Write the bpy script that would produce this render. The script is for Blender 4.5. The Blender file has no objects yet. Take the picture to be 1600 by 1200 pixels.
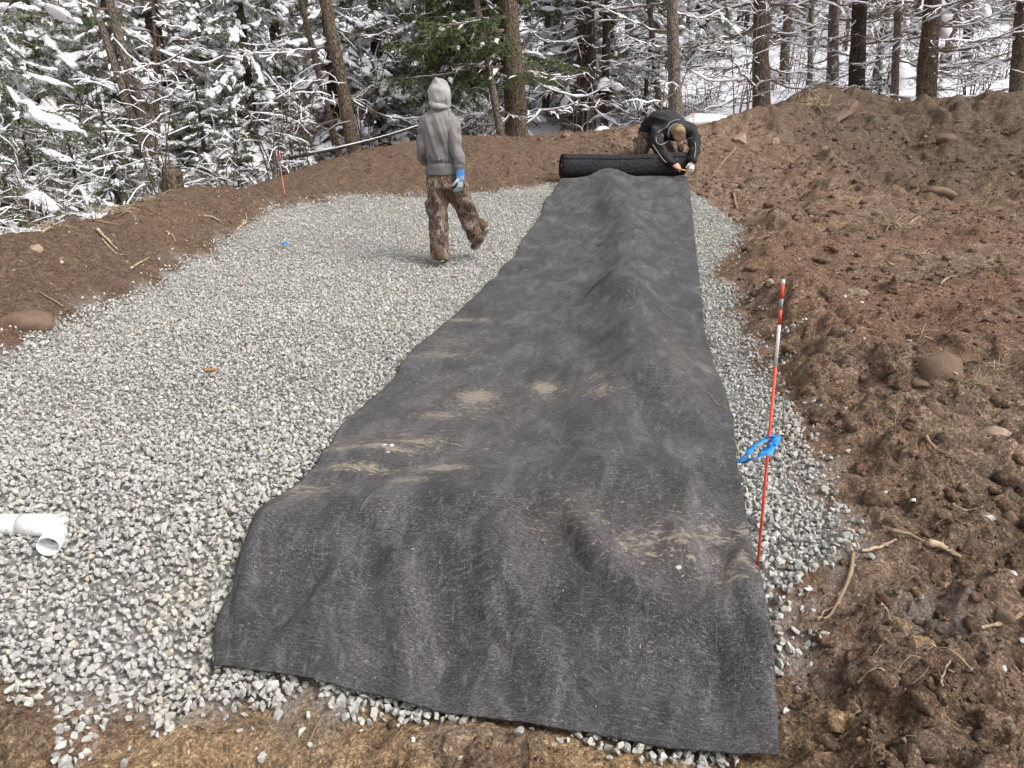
import bpy, bmesh, math, random
import numpy as np
from mathutils import Vector, Matrix

rng = np.random.default_rng(7)
random.seed(7)
SC = bpy.context.scene
COL = SC.collection
R = math.radians

# ------------------------------------------------------------------ camera, sky, sun, exposure
H = 1.42                      # camera height above the gravel bed
F = 1110.0                    # focal length in photo pixels (1600 wide)
CP, SP = math.cos(R(20)), math.sin(R(20))
cam = bpy.data.cameras.new("camera")
cam.sensor_width = 36.0
cam.lens = 36.0 * F / 1600.0
cam.clip_start, cam.clip_end = 0.05, 600.0
camo = bpy.data.objects.new("camera", cam)
camo.location = (0, 0, H)
camo.rotation_euler = (R(70), 0, 0)
COL.objects.link(camo)
SC.camera = camo

SUN_EL, SUN_ROT = R(48), R(118)
world = bpy.data.worlds.new("World")
SC.world = world
world.use_nodes = True
wn, wl = world.node_tree.nodes, world.node_tree.links
wn.clear()
sky = wn.new("ShaderNodeTexSky")
sky.sky_type = 'NISHITA'
sky.sun_disc = False
sky.sun_elevation = SUN_EL
sky.sun_rotation = SUN_ROT
sky.dust_density = 4.0
hs = wn.new("ShaderNodeHueSaturation")
hs.inputs["Saturation"].default_value = 0.12
bg = wn.new("ShaderNodeBackground")
bg.inputs["Strength"].default_value = 0.14
wo = wn.new("ShaderNodeOutputWorld")
wl.new(sky.outputs[0], hs.inputs["Color"])
wl.new(hs.outputs[0], bg.inputs["Color"])
wl.new(bg.outputs[0], wo.inputs[0])

sun = bpy.data.lights.new("sun", 'SUN')
sun.energy = 1.5
sun.angle = R(28)
sun.color = (1.0, 0.965, 0.92)
suno = bpy.data.objects.new("sun", sun)
suno.rotation_euler = (R(90) - SUN_EL, 0, math.pi - SUN_ROT)
COL.objects.link(suno)

SC.view_settings.view_transform = 'Standard'
SC.view_settings.look = 'None'
SC.view_settings.gamma = 1.0
SC.view_settings.use_curve_mapping = False
SC.view_settings.exposure = 0.88

# ------------------------------------------------------------------ small numeric helpers
def at(px, py, d):
    """photo pixel + depth -> world point"""
    u, v = (px - 800.0) / F, (py - 600.0) / F
    return np.array([d * u, d * (CP - v * SP), H - d * (SP + v * CP)])

def atY(px, py, Y):
    v = (py - 600.0) / F
    return at(px, py, Y / (CP - v * SP))

def hash2(ix, iy, s):
    ix = ix.astype(np.int64); iy = iy.astype(np.int64)
    h = (ix * 374761393 + iy * 668265263 + s * 1274126177) & 0xFFFFFFFF
    h = ((h ^ (h >> 13)) * 1274126177) & 0xFFFFFFFF
    h = (h ^ (h >> 16)) & 0xFFFFFFFF
    return h / 4294967295.0

def hash3(ix, iy, iz, s):
    return hash2(ix.astype(np.int64) + iz.astype(np.int64) * 7919, iy.astype(np.int64) - iz.astype(np.int64) * 104729, s)

def vnoise2(x, y, s=0):
    ix, iy = np.floor(x), np.floor(y)
    fx, fy = x - ix, y - iy
    fx = fx * fx * fx * (fx * (fx * 6 - 15) + 10); fy = fy * fy * fy * (fy * (fy * 6 - 15) + 10)
    a = hash2(ix, iy, s); b = hash2(ix + 1, iy, s); c = hash2(ix, iy + 1, s); d = hash2(ix + 1, iy + 1, s)
    return (a * (1 - fx) + b * fx) * (1 - fy) + (c * (1 - fx) + d * fx) * fy * 1.0

def fbm2(x, y, octs=4, s=0, gain=0.5):
    t = np.zeros_like(x); a = 1.0; n = 0.0
    for o in range(octs):
        t += a * (vnoise2(x, y, s + o * 17) * 2 - 1); n += a
        x, y = x * 2.03 + 5.2, y * 2.03 - 3.1
        a *= gain
    return t / n

def vnoise3(p, s=0):
    i = np.floor(p); f = p - i
    f = f * f * (3 - 2 * f)
    r = 0
    for dx in (0, 1):
        wx = f[:, 0] if dx else 1 - f[:, 0]
        for dy in (0, 1):
            wy = f[:, 1] if dy else 1 - f[:, 1]
            for dz in (0, 1):
                wz = f[:, 2] if dz else 1 - f[:, 2]
                r = r + wx * wy * wz * hash3(i[:, 0] + dx, i[:, 1] + dy, i[:, 2] + dz, s)
    return r * 2 - 1

def clods2(x, y, cell, s, jit=0.9):
    """rounded lumps: one dome of random height per cell"""
    x = x / cell; y = y / cell
    ix, iy = np.floor(x), np.floor(y)
    best = np.zeros_like(x)
    for dx in (-1, 0, 1):
        for dy in (-1, 0, 1):
            jx, jy = ix + dx, iy + dy
            cx = jx + 0.5 + jit * (hash2(jx, jy, s) - 0.5)
            cy = jy + 0.5 + jit * (hash2(jx, jy, s + 1) - 0.5)
            rad = 0.35 + 0.5 * hash2(jx, jy, s + 2)
            hh = hash2(jx, jy, s + 3)
            d2 = ((x - cx) ** 2 + (y - cy) ** 2) / (rad * rad)
            best = np.maximum(best, np.sqrt(np.clip(1 - d2, 0, None)) * hh * rad)
    return best * cell

def sstep(a, b, x):
    t = np.clip((x - a) / (b - a), 0, 1)
    return t * t * (3 - 2 * t)

def poly_sd(P, x, y):
    """signed distance to polygon, positive inside"""
    n = len(P)
    d = np.full(x.shape, 1e9); ins = np.zeros(x.shape, bool)
    for i in range(n):
        ax, ay = P[i]; bx, by = P[(i + 1) % n]
        ex, ey = bx - ax, by - ay
        t = np.clip(((x - ax) * ex + (y - ay) * ey) / (ex * ex + ey * ey + 1e-12), 0, 1)
        d = np.minimum(d, (x - ax - t * ex) ** 2 + (y - ay - t * ey) ** 2)
        c = (ay > y) != (by > y)
        if ay != by:
            ins ^= c & (x < ex * (y - ay) / (by - ay) + ax)
    d = np.sqrt(d)
    return np.where(ins, d, -d)

def line_d(P, x, y):
    d = np.full(x.shape, 1e9)
    for i in range(len(P) - 1):
        ax, ay = P[i]; bx, by = P[i + 1]
        ex, ey = bx - ax, by - ay
        t = np.clip(((x - ax) * ex + (y - ay) * ey) / (ex * ex + ey * ey + 1e-12), 0, 1)
        d = np.minimum(d, (x - ax - t * ex) ** 2 + (y - ay - t * ey) ** 2)
    return np.sqrt(d)

# ------------------------------------------------------------------ objects, tags, meshes
def tag(o, label=None, cat=None, group=None, kind=None):
    if label: o["label"] = label
    if cat: o["category"] = cat
    if group: o["group"] = group
    if kind: o["kind"] = kind
    return o

def empty(name, loc=(0, 0, 0), label=None, cat=None, group=None):
    o = bpy.data.objects.new(name, None)
    o.empty_display_size = 0.1
    o.location = loc
    COL.objects.link(o)
    return tag(o, label, cat, group)

def mesh(name, V, tris=None, quads=None, smooth=True):
    me = bpy.data.meshes.new(name)
    V = np.asarray(V, np.float32)
    nt = 0 if tris is None else len(tris); nq = 0 if quads is None else len(quads)
    loops = []
    if nt: loops.append(np.asarray(tris, np.int32).ravel())
    if nq: loops.append(np.asarray(quads, np.int32).ravel())
    lv = np.concatenate(loops)
    me.vertices.add(len(V)); me.vertices.foreach_set("co", V.ravel())
    me.loops.add(len(lv)); me.loops.foreach_set("vertex_index", lv)
    me.polygons.add(nt + nq)
    st = np.concatenate([np.arange(nt) * 3, nt * 3 + np.arange(nq) * 4]).astype(np.int32)
    me.polygons.foreach_set("loop_start", st)
    me.polygons.foreach_set("use_smooth", np.full(nt + nq, smooth))
    me.update(calc_edges=True)
    return me

def attr(me, name, val):
    a = me.attributes.new(name, 'FLOAT', 'POINT')
    a.data.foreach_set("value", np.asarray(val, np.float32))

def obj(name, me, m=None, parent=None, loc=None):
    o = bpy.data.objects.new(name, me)
    COL.objects.link(o)
    if m is not None and me is not None and not me.materials:
        me.materials.append(m)
    if parent is not None: o.parent = parent
    if loc is not None: o.location = loc
    return o

class MB:
    """collects pieces into one mesh"""
    def __init__(s): s.V = []; s.T = []; s.Q = []; s.n = 0
    def add(s, V, T=None, Q=None):
        V = np.asarray(V, float)
        if T is not None and len(T): s.T.append(np.asarray(T) + s.n)
        if Q is not None and len(Q): s.Q.append(np.asarray(Q) + s.n)
        s.V.append(V); s.n += len(V)
    def arrays(s):
        V = np.concatenate(s.V) if s.V else np.zeros((0, 3))
        T = np.concatenate(s.T) if s.T else np.zeros((0, 3), int)
        Q = np.concatenate(s.Q) if s.Q else np.zeros((0, 4), int)
        return V, T, Q
    def mesh(s, name, smooth=True):
        V, T, Q = s.arrays()
        return mesh(name, V, T, Q, smooth)
    def tube(s, P, rad, k=5, flat=1.0, tip=True, roll=0.0):
        P = np.asarray(P, float); n = len(P)
        rad = np.broadcast_to(np.asarray(rad, float), (n,))
        T = np.gradient(P, axis=0); T /= np.linalg.norm(T, axis=1)[:, None] + 1e-9
        up = np.array([0, 0, 1.0])
        A = np.cross(T, up); L = np.linalg.norm(A, axis=1)
        bad = L < 0.15
        A[bad] = np.cross(T[bad], np.array([0, 1.0, 0])); A /= np.linalg.norm(A, axis=1)[:, None]
        if bad.any() and not bad.all():
            for i in range(1, n):
                a = A[i - 1] - T[i] * np.dot(A[i - 1], T[i]); A[i] = a / (np.linalg.norm(a) + 1e-9)
        B = np.cross(A, T)
        th = np.arange(k) * 2 * math.pi / k + roll
        V = P[:, None, :] + rad[:, None, None] * (np.cos(th)[None, :, None] * A[:, None, :] + flat * np.sin(th)[None, :, None] * B[:, None, :])
        V = V.reshape(-1, 3)
        i = np.arange(n - 1)[:, None] * k; j = np.arange(k)[None, :]; j2 = (j + 1) % k
        Q = np.stack([i + j, i + j2, i + k + j2, i + k + j], -1).reshape(-1, 4)
        TT = []
        if tip:
            V = np.concatenate([V, P[:1], P[-1:]])
            a, b = n * k, n * k + 1
            jj = np.arange(k)
            TT = np.concatenate([np.stack([np.full(k, a), (jj + 1) % k, jj], -1),
                                 np.stack([np.full(k, b), (n - 1) * k + jj, (n - 1) * k + (jj + 1) % k], -1)])
        s.add(V, TT if tip else None, Q)
    def box(s, c, half, rot=None):
        c = np.asarray(c, float); hx, hy, hz = half
        V = np.array([[x * hx, y * hy, z * hz] for x in (-1, 1) for y in (-1, 1) for z in (-1, 1)], float)
        if rot is not None: V = V @ np.asarray(rot).T
        Q = [[0, 1, 3, 2], [4, 6, 7, 5], [0, 4, 5, 1], [2, 3, 7, 6], [0, 2, 6, 4], [1, 5, 7, 3]]
        s.add(V + c, None, Q)

def hull(npts, r, seed_rng, squash=(1, 1, 1)):
    p = seed_rng.normal(size=(npts, 3)); p /= np.linalg.norm(p, axis=1)[:, None]
    p *= (0.78 + 0.22 * seed_rng.random((npts, 1)))
    p *= np.array(squash) * r
    bm = bmesh.new()
    for q in p: bm.verts.new(q)
    res = bmesh.ops.convex_hull(bm, input=bm.verts[:])
    dead = [v for v in bm.verts if not v.link_faces]
    if dead: bmesh.ops.delete(bm, geom=dead, context='VERTS')
    bmesh.ops.triangulate(bm, faces=bm.faces[:])
    bm.verts.index_update()
    V = np.array([v.co[:] for v in bm.verts]); T = np.array([[v.index for v in f.verts] for f in bm.faces])
    bm.free()
    return V, T

def ico(sub):
    bm = bmesh.new()
    bmesh.ops.create_icosphere(bm, subdivisions=sub, radius=1.0)
    bm.verts.index_update()
    V = np.array([v.co[:] for v in bm.verts]); T = np.array([[v.index for v in f.verts] for f in bm.faces])
    bm.free()
    return V, T

def rots(n, g=None):
    g = g or rng
    q = g.normal(size=(n, 4)); q /= np.linalg.norm(q, axis=1)[:, None]
    w, x, y, z = q.T
    return np.stack([np.stack([1 - 2 * (y * y + z * z), 2 * (x * y - z * w), 2 * (x * z + y * w)], -1),
                     np.stack([2 * (x * y + z * w), 1 - 2 * (x * x + z * z), 2 * (y * z - x * w)], -1),
                     np.stack([2 * (x * z - y * w), 2 * (y * z + x * w), 1 - 2 * (x * x + y * y)], -1)], -2)

def scatter(protos, P, S, Rm, which):
    """merge many copies of small meshes: returns V, T and the copy index of each vertex"""
    Vs, Ts, ids, n = [], [], [], 0
    for k, (v, t) in enumerate(protos):
        idx = np.nonzero(which == k)[0]
        if not len(idx): continue
        W = np.einsum('nij,vj->nvi', Rm[idx], v) * S[idx][:, None, :] if S.ndim == 2 else np.einsum('nij,vj->nvi', Rm[idx], v) * S[idx][:, None, None]
        W = W + P[idx][:, None, :]
        T = t[None] + (np.arange(len(idx)) * len(v))[:, None, None] + n
        Vs.append(W.reshape(-1, 3)); Ts.append(T.reshape(-1, 3)); ids.append(np.repeat(idx, len(v)))
        n += len(idx) * len(v)
    return np.concatenate(Vs), np.concatenate(Ts), np.concatenate(ids)

# ------------------------------------------------------------------ materials
class NT:
    def __init__(s, name, rough=0.9, spec=0.3):
        s.m = bpy.data.materials.new(name); s.m.use_nodes = True
        s.t = s.m.node_tree; s.n = s.t.nodes; s.l = s.t.links
        s.b = s.n["Principled BSDF"]
        s.b.inputs["Roughness"].default_value = rough
        s.b.inputs["Specular IOR Level"].default_value = spec
        s.tc = s.n.new("ShaderNodeTexCoord")
    def set(s, inp, val):
        if isinstance(val, bpy.types.NodeSocket): s.l.new(val, inp)
        elif isinstance(val, (tuple, list)) and len(val) == 3 and inp.type == 'RGBA': inp.default_value = (*val, 1)
        else: inp.default_value = val
    def noise(s, scale, detail=4, rough=0.55, dist=0.0, vec=None, out=0):
        n = s.n.new("ShaderNodeTexNoise")
        n.inputs["Scale"].default_value = scale; n.inputs["Detail"].default_value = detail
        n.inputs["Roughness"].default_value = rough; n.inputs["Distortion"].default_value = dist
        s.l.new(vec or s.tc.outputs["Object"], n.inputs["Vector"])
        return n.outputs[out]
    def voro(s, scale, feature='F1', vec=None, out="Distance"):
        n = s.n.new("ShaderNodeTexVoronoi"); n.feature = feature
        n.inputs["Scale"].default_value = scale
        s.l.new(vec or s.tc.outputs["Object"], n.inputs["Vector"])
        return n.outputs[out]
    def mapping(s, scale=(1, 1, 1), rot=(0, 0, 0), vec=None):
        n = s.n.new("ShaderNodeMapping")
        n.inputs["Scale"].default_value = scale; n.inputs["Rotation"].default_value = rot
        s.l.new(vec or s.tc.outputs["Object"], n.inputs["Vector"])
        return n.outputs[0]
    def ramp(s, fac, stops):
        n = s.n.new("ShaderNodeValToRGB")
        e = n.color_ramp.elements
        while len(e) < len(stops): e.new(0.5)
        for el, (p, c) in zip(e, stops):
            el.position = p
            el.color = (c, c, c, 1) if not isinstance(c, (tuple, list)) else (*c, 1)
        s.l.new(fac, n.inputs[0])
        return n.outputs[0]
    def mix(s, fac, a, b, mode='MIX'):
        n = s.n.new("ShaderNodeMix"); n.data_type = 'RGBA'; n.blend_type = mode
        s.set(n.inputs[0], fac); s.set(n.inputs[6], a); s.set(n.inputs[7], b)
        return n.outputs[2]
    def math(s, op, a, b=0.0, clamp=False):
        n = s.n.new("ShaderNodeMath"); n.operation = op; n.use_clamp = clamp
        s.set(n.inputs[0], a); s.set(n.inputs[1], b)
        return n.outputs[0]
    def attr(s, name):
        n = s.n.new("ShaderNodeAttribute"); n.attribute_name = name
        return n.outputs["Fac"]
    def island(s):
        return s.n.new("ShaderNodeNewGeometry").outputs["Random Per Island"]
    def objrand(s):
        return s.n.new("ShaderNodeObjectInfo").outputs["Random"]
    def color(s, c): s.set(s.b.inputs["Base Color"], c); return s
    def bump(s, h, strength=0.5, dist=0.01):
        n = s.n.new("ShaderNodeBump")
        n.inputs["Strength"].default_value = strength; n.inputs["Distance"].default_value = dist
        s.l.new(h, n.inputs["Height"]); s.l.new(n.outputs[0], s.b.inputs["Normal"])
        return s

def soil_material(name, yellow=True):
    t = NT(name, 0.95, 0.12)
    big = t.noise(1.1, 5, 0.6); mid = t.noise(8.0, 8, 0.72); fine = t.noise(75.0, 6, 0.75)
    c = t.ramp(mid, [(0.30, (0.100, 0.068, 0.047)), (0.44, (0.198, 0.133, 0.094)), (0.56, (0.299, 0.212, 0.153)), (0.74, (0.481, 0.355, 0.263))])
    c = t.mix(t.ramp(big, [(0.42, 0.0), (0.66, 0.6)]), c, (0.245, 0.147, 0.095))
    if yellow:
        yel = t.ramp(t.noise(5, 8, 0.72), [(0.28, (0.220, 0.139, 0.075)), (0.5, (0.422, 0.284, 0.161)), (0.72, (0.674, 0.494, 0.305))])
        c = t.mix(t.attr("yellow"), c, yel)
        c = t.mix(t.attr("red"), c, t.ramp(t.noise(9, 8, 0.72), [(0.3, (0.144, 0.085, 0.057)), (0.55, (0.253, 0.147, 0.097)), (0.72, (0.396, 0.244, 0.168))]))
        c = t.mix(t.attr("dark"), c, t.ramp(t.noise(12, 8, 0.72), [(0.3, (0.068, 0.050, 0.036)), (0.55, (0.152, 0.111, 0.082)), (0.75, (0.320, 0.244, 0.184))]))
    # crumbs: every grain has its own tone
    for sc, k in ((45, .30), (95, .45), (210, .45)):
        vc = t.n.new("ShaderNodeSeparateColor"); t.l.new(t.voro(sc, out="Color"), vc.inputs[0])
        c = t.mix(k, c, t.mix(1.0, c, t.ramp(vc.outputs[0], [(0.0, 0.40), (0.55, 0.9), (0.9, 1.6), (1.0, 2.1)]), 'MULTIPLY'))
    c = t.mix(0.8, c, t.mix(1.0, c, t.ramp(fine, [(0.32, 0.45), (0.5, 1.0), (0.70, 1.75)]), 'MULTIPLY'))
    if yellow:
        gr = t.ramp(fine, [(0.3, (0.168, 0.160, 0.148)), (0.7, (0.708, 0.687, 0.651))])
        c = t.mix(t.attr("dust"), c, gr)
    t.color(c)
    wvn = t.n.new('ShaderNodeVectorMath'); wvn.operation = 'MULTIPLY_ADD'; t.l.new(t.noise(30, 4, .7, out=1), wvn.inputs[0]); wvn.inputs[1].default_value = (.03, .03, .03); t.l.new(t.tc.outputs['Object'], wvn.inputs[2])
    v1 = t.math('SUBTRACT', 1.0, t.voro(52, vec=wvn.outputs[0])); v2 = t.math('SUBTRACT', 1.0, t.voro(130, vec=wvn.outputs[0]))
    h = t.math('ADD', t.math('ADD', t.math('MULTIPLY', t.noise(40, 8, 0.75), 1.6), t.math('MULTIPLY', v1, .55)), t.math('MULTIPLY', v2, 0.35))
    t.bump(h, 1.0, 0.028)
    return t.m

M = {}
M['soil'] = soil_material('soil')
M['clod'] = soil_material('clod_soil', True)

t = NT('gravel', 0.85, 0.25)
isl = t.attr("tone")
c = t.ramp(isl, [(0.0, (0.18, 0.176, 0.165)), (0.3, (0.28, 0.274, 0.257)), (0.65, (0.365, 0.358, 0.337)), (0.9, (0.455, 0.447, 0.424)), (1.0, (0.40, 0.34, 0.26))])
c = t.mix(t.math('MULTIPLY', t.ramp(t.noise(90, 4, 0.65), [(0.4, 0.0), (0.65, 1.0)]), 0.45), c, (0.53, 0.518, 0.475))
c = t.mix(t.math('MULTIPLY', t.ramp(t.noise(55, 3, 0.6), [(0.3, 1.0), (0.45, 0.0)]), 0.35), c, (0.20, 0.20, 0.19))
c = t.mix(t.math('MULTIPLY', t.ramp(t.noise(1.6, 4, 0.6), [(0.55, 0.0), (0.72, 1.0)]), 0.35), c, (0.43, 0.38, 0.29))
t.color(c).bump(t.noise(140, 4, 0.6), 0.35, 0.004)
M['gravel'] = t.m

t = NT('fabric', 0.92, 0.2)
uv = t.n.new("ShaderNodeUVMap").outputs[0]
warp = t.noise(1.4, 3, 0.5, vec=uv, out=1)
vadd = t.n.new("ShaderNodeVectorMath"); vadd.operation = 'MULTIPLY_ADD'
t.l.new(warp, vadd.inputs[0]); vadd.inputs[1].default_value = (0.26, 0.26, 0); t.l.new(uv, vadd.inputs[2])
wv = vadd.outputs[0]
f1 = t.noise(1.0, 3, 0.6, 0.5, vec=t.mapping((95, 520, 1), (0, 0, R(38)), wv))
f2 = t.noise(1.0, 3, 0.6, 0.5, vec=t.mapping((480, 90, 1), (0, 0, R(-20)), wv))
f3 = t.noise(1.0, 2, 0.5, 0.7, vec=t.mapping((60, 330, 1), (0, 0, R(65)), wv))
fib = t.math('MAXIMUM', t.math('MAXIMUM', f1, f2), f3)
c = t.ramp(fib, [(0.46, (0.014, 0.0130, 0.0142)), (0.57, (0.038, 0.0352, 0.0376)), (0.67, (0.086, 0.081, 0.085)), (0.80, (0.26, 0.25, 0.257))])
nap = t.noise(1.0, 6, 0.68, 0.9, vec=t.mapping((5.5, 2.6, 1), (0, 0, R(25)), uv))
c = t.mix(1.0, c, t.ramp(nap, [(0.33, 0.52), (0.5, 1.0), (0.68, 2.1)]), 'MULTIPLY')
spot = t.noise(1.0, 5, 0.7, 0.5, vec=t.mapping((26, 9, 1), (0, 0, R(-25)), uv))
c = t.mix(t.ramp(spot, [(0.56, 0.0), (0.74, 0.42)]), c, (0.21, 0.205, 0.215))
for rot, sd_, lo in ((58, 1.0, .55), (112, 1.3, .57), (20, .8, .58)):
    st_ = t.noise(1.0, 4, 0.65, 0.35, vec=t.mapping((16 * sd_, 120 * sd_, 1), (0, 0, R(rot)), wv))
    c = t.mix(t.ramp(st_, [(lo, 0.0), (lo + .18, 0.34)]), c, (0.20, 0.192, 0.199))
lint = t.math('MULTIPLY', t.ramp(t.noise(1.0, 2, 0.5, 1.0, vec=t.mapping((330, 105, 1), (0, 0, R(20)), wv)), [(0.67, 0.0), (0.74, 1.0)]), t.ramp(t.noise(6, 4, 0.65, vec=uv), [(0.42, 0.10), (0.62, 1.0)]))
c = t.mix(t.math('MULTIPLY', lint, 0.7), c, (0.50, 0.49, 0.50))
fleck = t.ramp(t.math('ADD', t.noise(230, 2, 0.5, vec=uv), t.math('MULTIPLY', t.attr('speck'), .07)), [(0.71, 0.0), (0.76, 1.0)])
c = t.mix(t.math('MULTIPLY', fleck, 0.6), c, (0.62, 0.61, 0.60))
dn = t.math('ADD', t.attr("dirt"), t.math('MULTIPLY', t.math('SUBTRACT', t.noise(1.0, 8, 0.78, 0.6, vec=t.mapping((22, 60, 1), (0, 0, R(14)), uv)), 0.5), 4.2))
c = t.mix(t.math('MULTIPLY', t.ramp(dn, [(0.52, 0.0), (0.76, 1.0)]), 0.82), c, t.ramp(t.noise(60, 5, 0.7, vec=uv), [(0.3, (0.17, 0.14, 0.105)), (0.7, (0.36, 0.31, 0.24))]))
c = t.mix(t.math('MULTIPLY', t.attr("dirt"), 0.38), c, (0.15, 0.13, 0.105))
t.color(c)
t.b.inputs["Sheen Weight"].default_value = 0.05
t.b.inputs["Sheen Roughness"].default_value = 0.6
t.bump(t.math('ADD', fib, t.math('MULTIPLY', t.noise(30, 6, 0.65, vec=uv), 1.0)), 0.7, 0.007)
M['fabric'] = t.m

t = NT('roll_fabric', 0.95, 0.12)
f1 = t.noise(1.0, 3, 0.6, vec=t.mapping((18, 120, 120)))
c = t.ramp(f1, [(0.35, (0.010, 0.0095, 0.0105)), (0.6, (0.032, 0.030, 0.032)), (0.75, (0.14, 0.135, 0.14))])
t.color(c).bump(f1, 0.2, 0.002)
M['roll_fabric'] = t.m

t = NT('snow', 0.65, 0.25)
t.color(t.mix(t.ramp(t.noise(6, 4, 0.6), [(0.4, 0.0), (0.7, 1.0)]), (0.78, 0.775, 0.81), (0.86, 0.855, 0.875)))
t.bump(t.noise(22, 4, 0.6), 0.4, 0.03)
M['snow'] = t.m
t = NT('snow_ground', 0.7, 0.25)
c = t.mix(t.ramp(t.noise(9, 6, 0.7), [(0.60, 0.0), (0.68, 0.8)]), (0.78, 0.775, 0.82), (0.16, 0.125, 0.10))
t.color(c).bump(t.noise(7, 5, 0.65), 0.5, 0.06)
M['snow_ground'] = t.m

def needle_material(name, a, b, d):
    t = NT(name, 0.75, 0.25)
    c = t.ramp(t.island(), [(0.0, a), (0.6, b), (1.0, d)])
    c = t.mix(t.ramp(t.noise(2.2, 3, 0.6), [(0.4, 0.0), (0.7, 0.5)]), c, (0.075, 0.066, 0.035))
    t.color(c)
    return t.m
M['needle'] = needle_material('needle_green', (0.050, 0.078, 0.027), (0.098, 0.132, 0.050), (0.16, 0.185, 0.08))
M['needle_dark'] = needle_material('needle_dark', (0.060, 0.080, 0.041), (0.112, 0.134, 0.072), (0.17, 0.185, 0.11))

def bark_material(name, a, b, d):
    t = NT(name, 0.95, 0.15)
    v = t.mapping((9, 9, 2.2))
    n1 = t.noise(3.0, 6, 0.7, 0.4, vec=v)
    c = t.ramp(n1, [(0.3, a), (0.52, b), (0.75, d)])
    c = t.mix(t.ramp(t.noise(2.3, 4, 0.6), [(0.55, 0.0), (0.75, 0.55)]), c, (0.10, 0.105, 0.065))
    fl = t.voro(22, vec=t.mapping((1.6, 1.6, .75)))
    c = t.mix(1.0, c, t.ramp(fl, [(0.05, 1.55), (0.32, 1.2), (0.55, 0.7)]), 'MULTIPLY')
    c = t.mix(t.math('MULTIPLY', t.ramp(t.noise(14, 5, 0.7), [(0.58, 0.0), (0.68, 1.0)]), 0.45), c, (0.33, 0.315, 0.27))
    t.color(c).bump(t.math('ADD', n1, t.math('MULTIPLY', fl, -.9)), 1.0, 0.04)
    return t.m
M['bark'] = bark_material('bark_brown', (0.055, 0.038, 0.028), (0.145, 0.105, 0.078), (0.255, 0.20, 0.155))
M['bark_red'] = bark_material('bark_reddish', (0.045, 0.032, 0.024), (0.125, 0.088, 0.064), (0.25, 0.19, 0.145))
M['bark_grey'] = bark_material('bark_grey', (0.09, 0.073, 0.058), (0.205, 0.170, 0.135), (0.33, 0.285, 0.23))
M['bark_dark'] = bark_material('bark_dark', (0.020, 0.015, 0.012), (0.060, 0.046, 0.036), (0.12, 0.095, 0.075))
t = NT('twig', 0.9, 0.2)
t.color(t.mix(t.island(), (0.065, 0.050, 0.040), (0.20, 0.155, 0.125)))
M['twig'] = t.m

def plain(name, col, rough=0.6, spec=0.4, var=0.12, scale=20):
    t = NT(name, rough, spec)
    dk = tuple(x * (1 - var * 1.6) for x in col); lt = tuple(min(1, x * (1 + var)) for x in col)
    t.color(t.ramp(t.noise(scale, 4, 0.6), [(0.3, dk), (0.7, lt)])).bump(t.noise(scale * 4, 3, 0.6), 0.15, 0.002)
    return t.m
M['red'] = plain('stake_red', (0.68, 0.075, 0.045), 0.5, 0.35, 0.22)
M['white_band'] = plain('stake_white', (0.66, 0.63, 0.60), 0.5, 0.4, 0.1)
M['steel'] = plain('steel', (0.25, 0.25, 0.26), 0.4)
M['blue'] = plain('ribbon_blue', (0.035, 0.27, 0.70), 0.6, 0.3, 0.3, 60)
M['pink'] = plain('ribbon_pink', (0.72, 0.34, 0.34), 0.6)
M['orange'] = plain('stake_orange', (0.52, 0.17, 0.09), 0.7)
t = NT('pipe_white', 0.45, 0.4)
c = t.mix(t.ramp(t.noise(38, 4, 0.7), [(0.50, 0.0), (0.64, 0.8)]), (0.78, 0.78, 0.785), (0.58, 0.55, 0.47))
c = t.mix(t.ramp(t.noise(150, 2, 0.5), [(0.66, 0.0), (0.70, 0.8)]), c, (0.30, 0.29, 0.27))
t.color(c)
M['pipe'] = t.m
M['fitting'] = plain('fitting_white', (0.74, 0.74, 0.755), 0.5, 0.4, 0.10, 45)
t = NT('rock', 0.95, 0.12)
c = t.ramp(t.noise(14, 6, 0.65), [(0.3, (0.10, 0.072, 0.053)), (0.55, (0.19, 0.138, 0.102)), (0.8, (0.28, 0.215, 0.165))])
c = t.mix(t.ramp(t.noise(24, 8, 0.75), [(0.42, 0.0), (0.56, 0.9)]), c, (0.165, 0.108, 0.076))
t.color(t.mix(t.math('MULTIPLY', t.objrand(), 0.3), c, (0.15, 0.095, 0.065))).bump(t.noise(60, 8, 0.75), 0.9, 0.012)
M['rock'] = t.m
t = NT('rock_pale', 0.9, 0.2)
t.color(t.ramp(t.noise(16, 6, 0.65), [(0.3, (0.16, 0.115, 0.085)), (0.55, (0.30, 0.225, 0.165)), (0.8, (0.42, 0.34, 0.27))])).bump(t.noise(40, 6, 0.65), 0.6, 0.01)
M['rock_pale'] = t.m
t = NT('root', 0.9, 0.2)
t.color(t.mix(t.noise(30, 3, 0.6), (0.13, 0.085, 0.055), (0.36, 0.26, 0.17)))
M['root'] = t.m
t = NT('root_pale', 0.9, 0.2)
t.color(t.mix(t.ramp(t.noise(45, 6, 0.7), [(.4, 0.), (.6, 1.)]), (0.15, 0.10, 0.065), (0.46, 0.36, 0.25)))
M['root_pale'] = t.m
t = NT('straw', 0.9, 0.2)
t.color(t.mix(t.island(), (0.20, 0.14, 0.09), (0.46, 0.36, 0.245)))
M['straw'] = t.m
t = NT('fibre', 0.95, 0.1)
t.color(t.mix(t.island(), (0.10, 0.062, 0.04), (0.36, 0.255, 0.16)))
M['fibre'] = t.m

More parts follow.
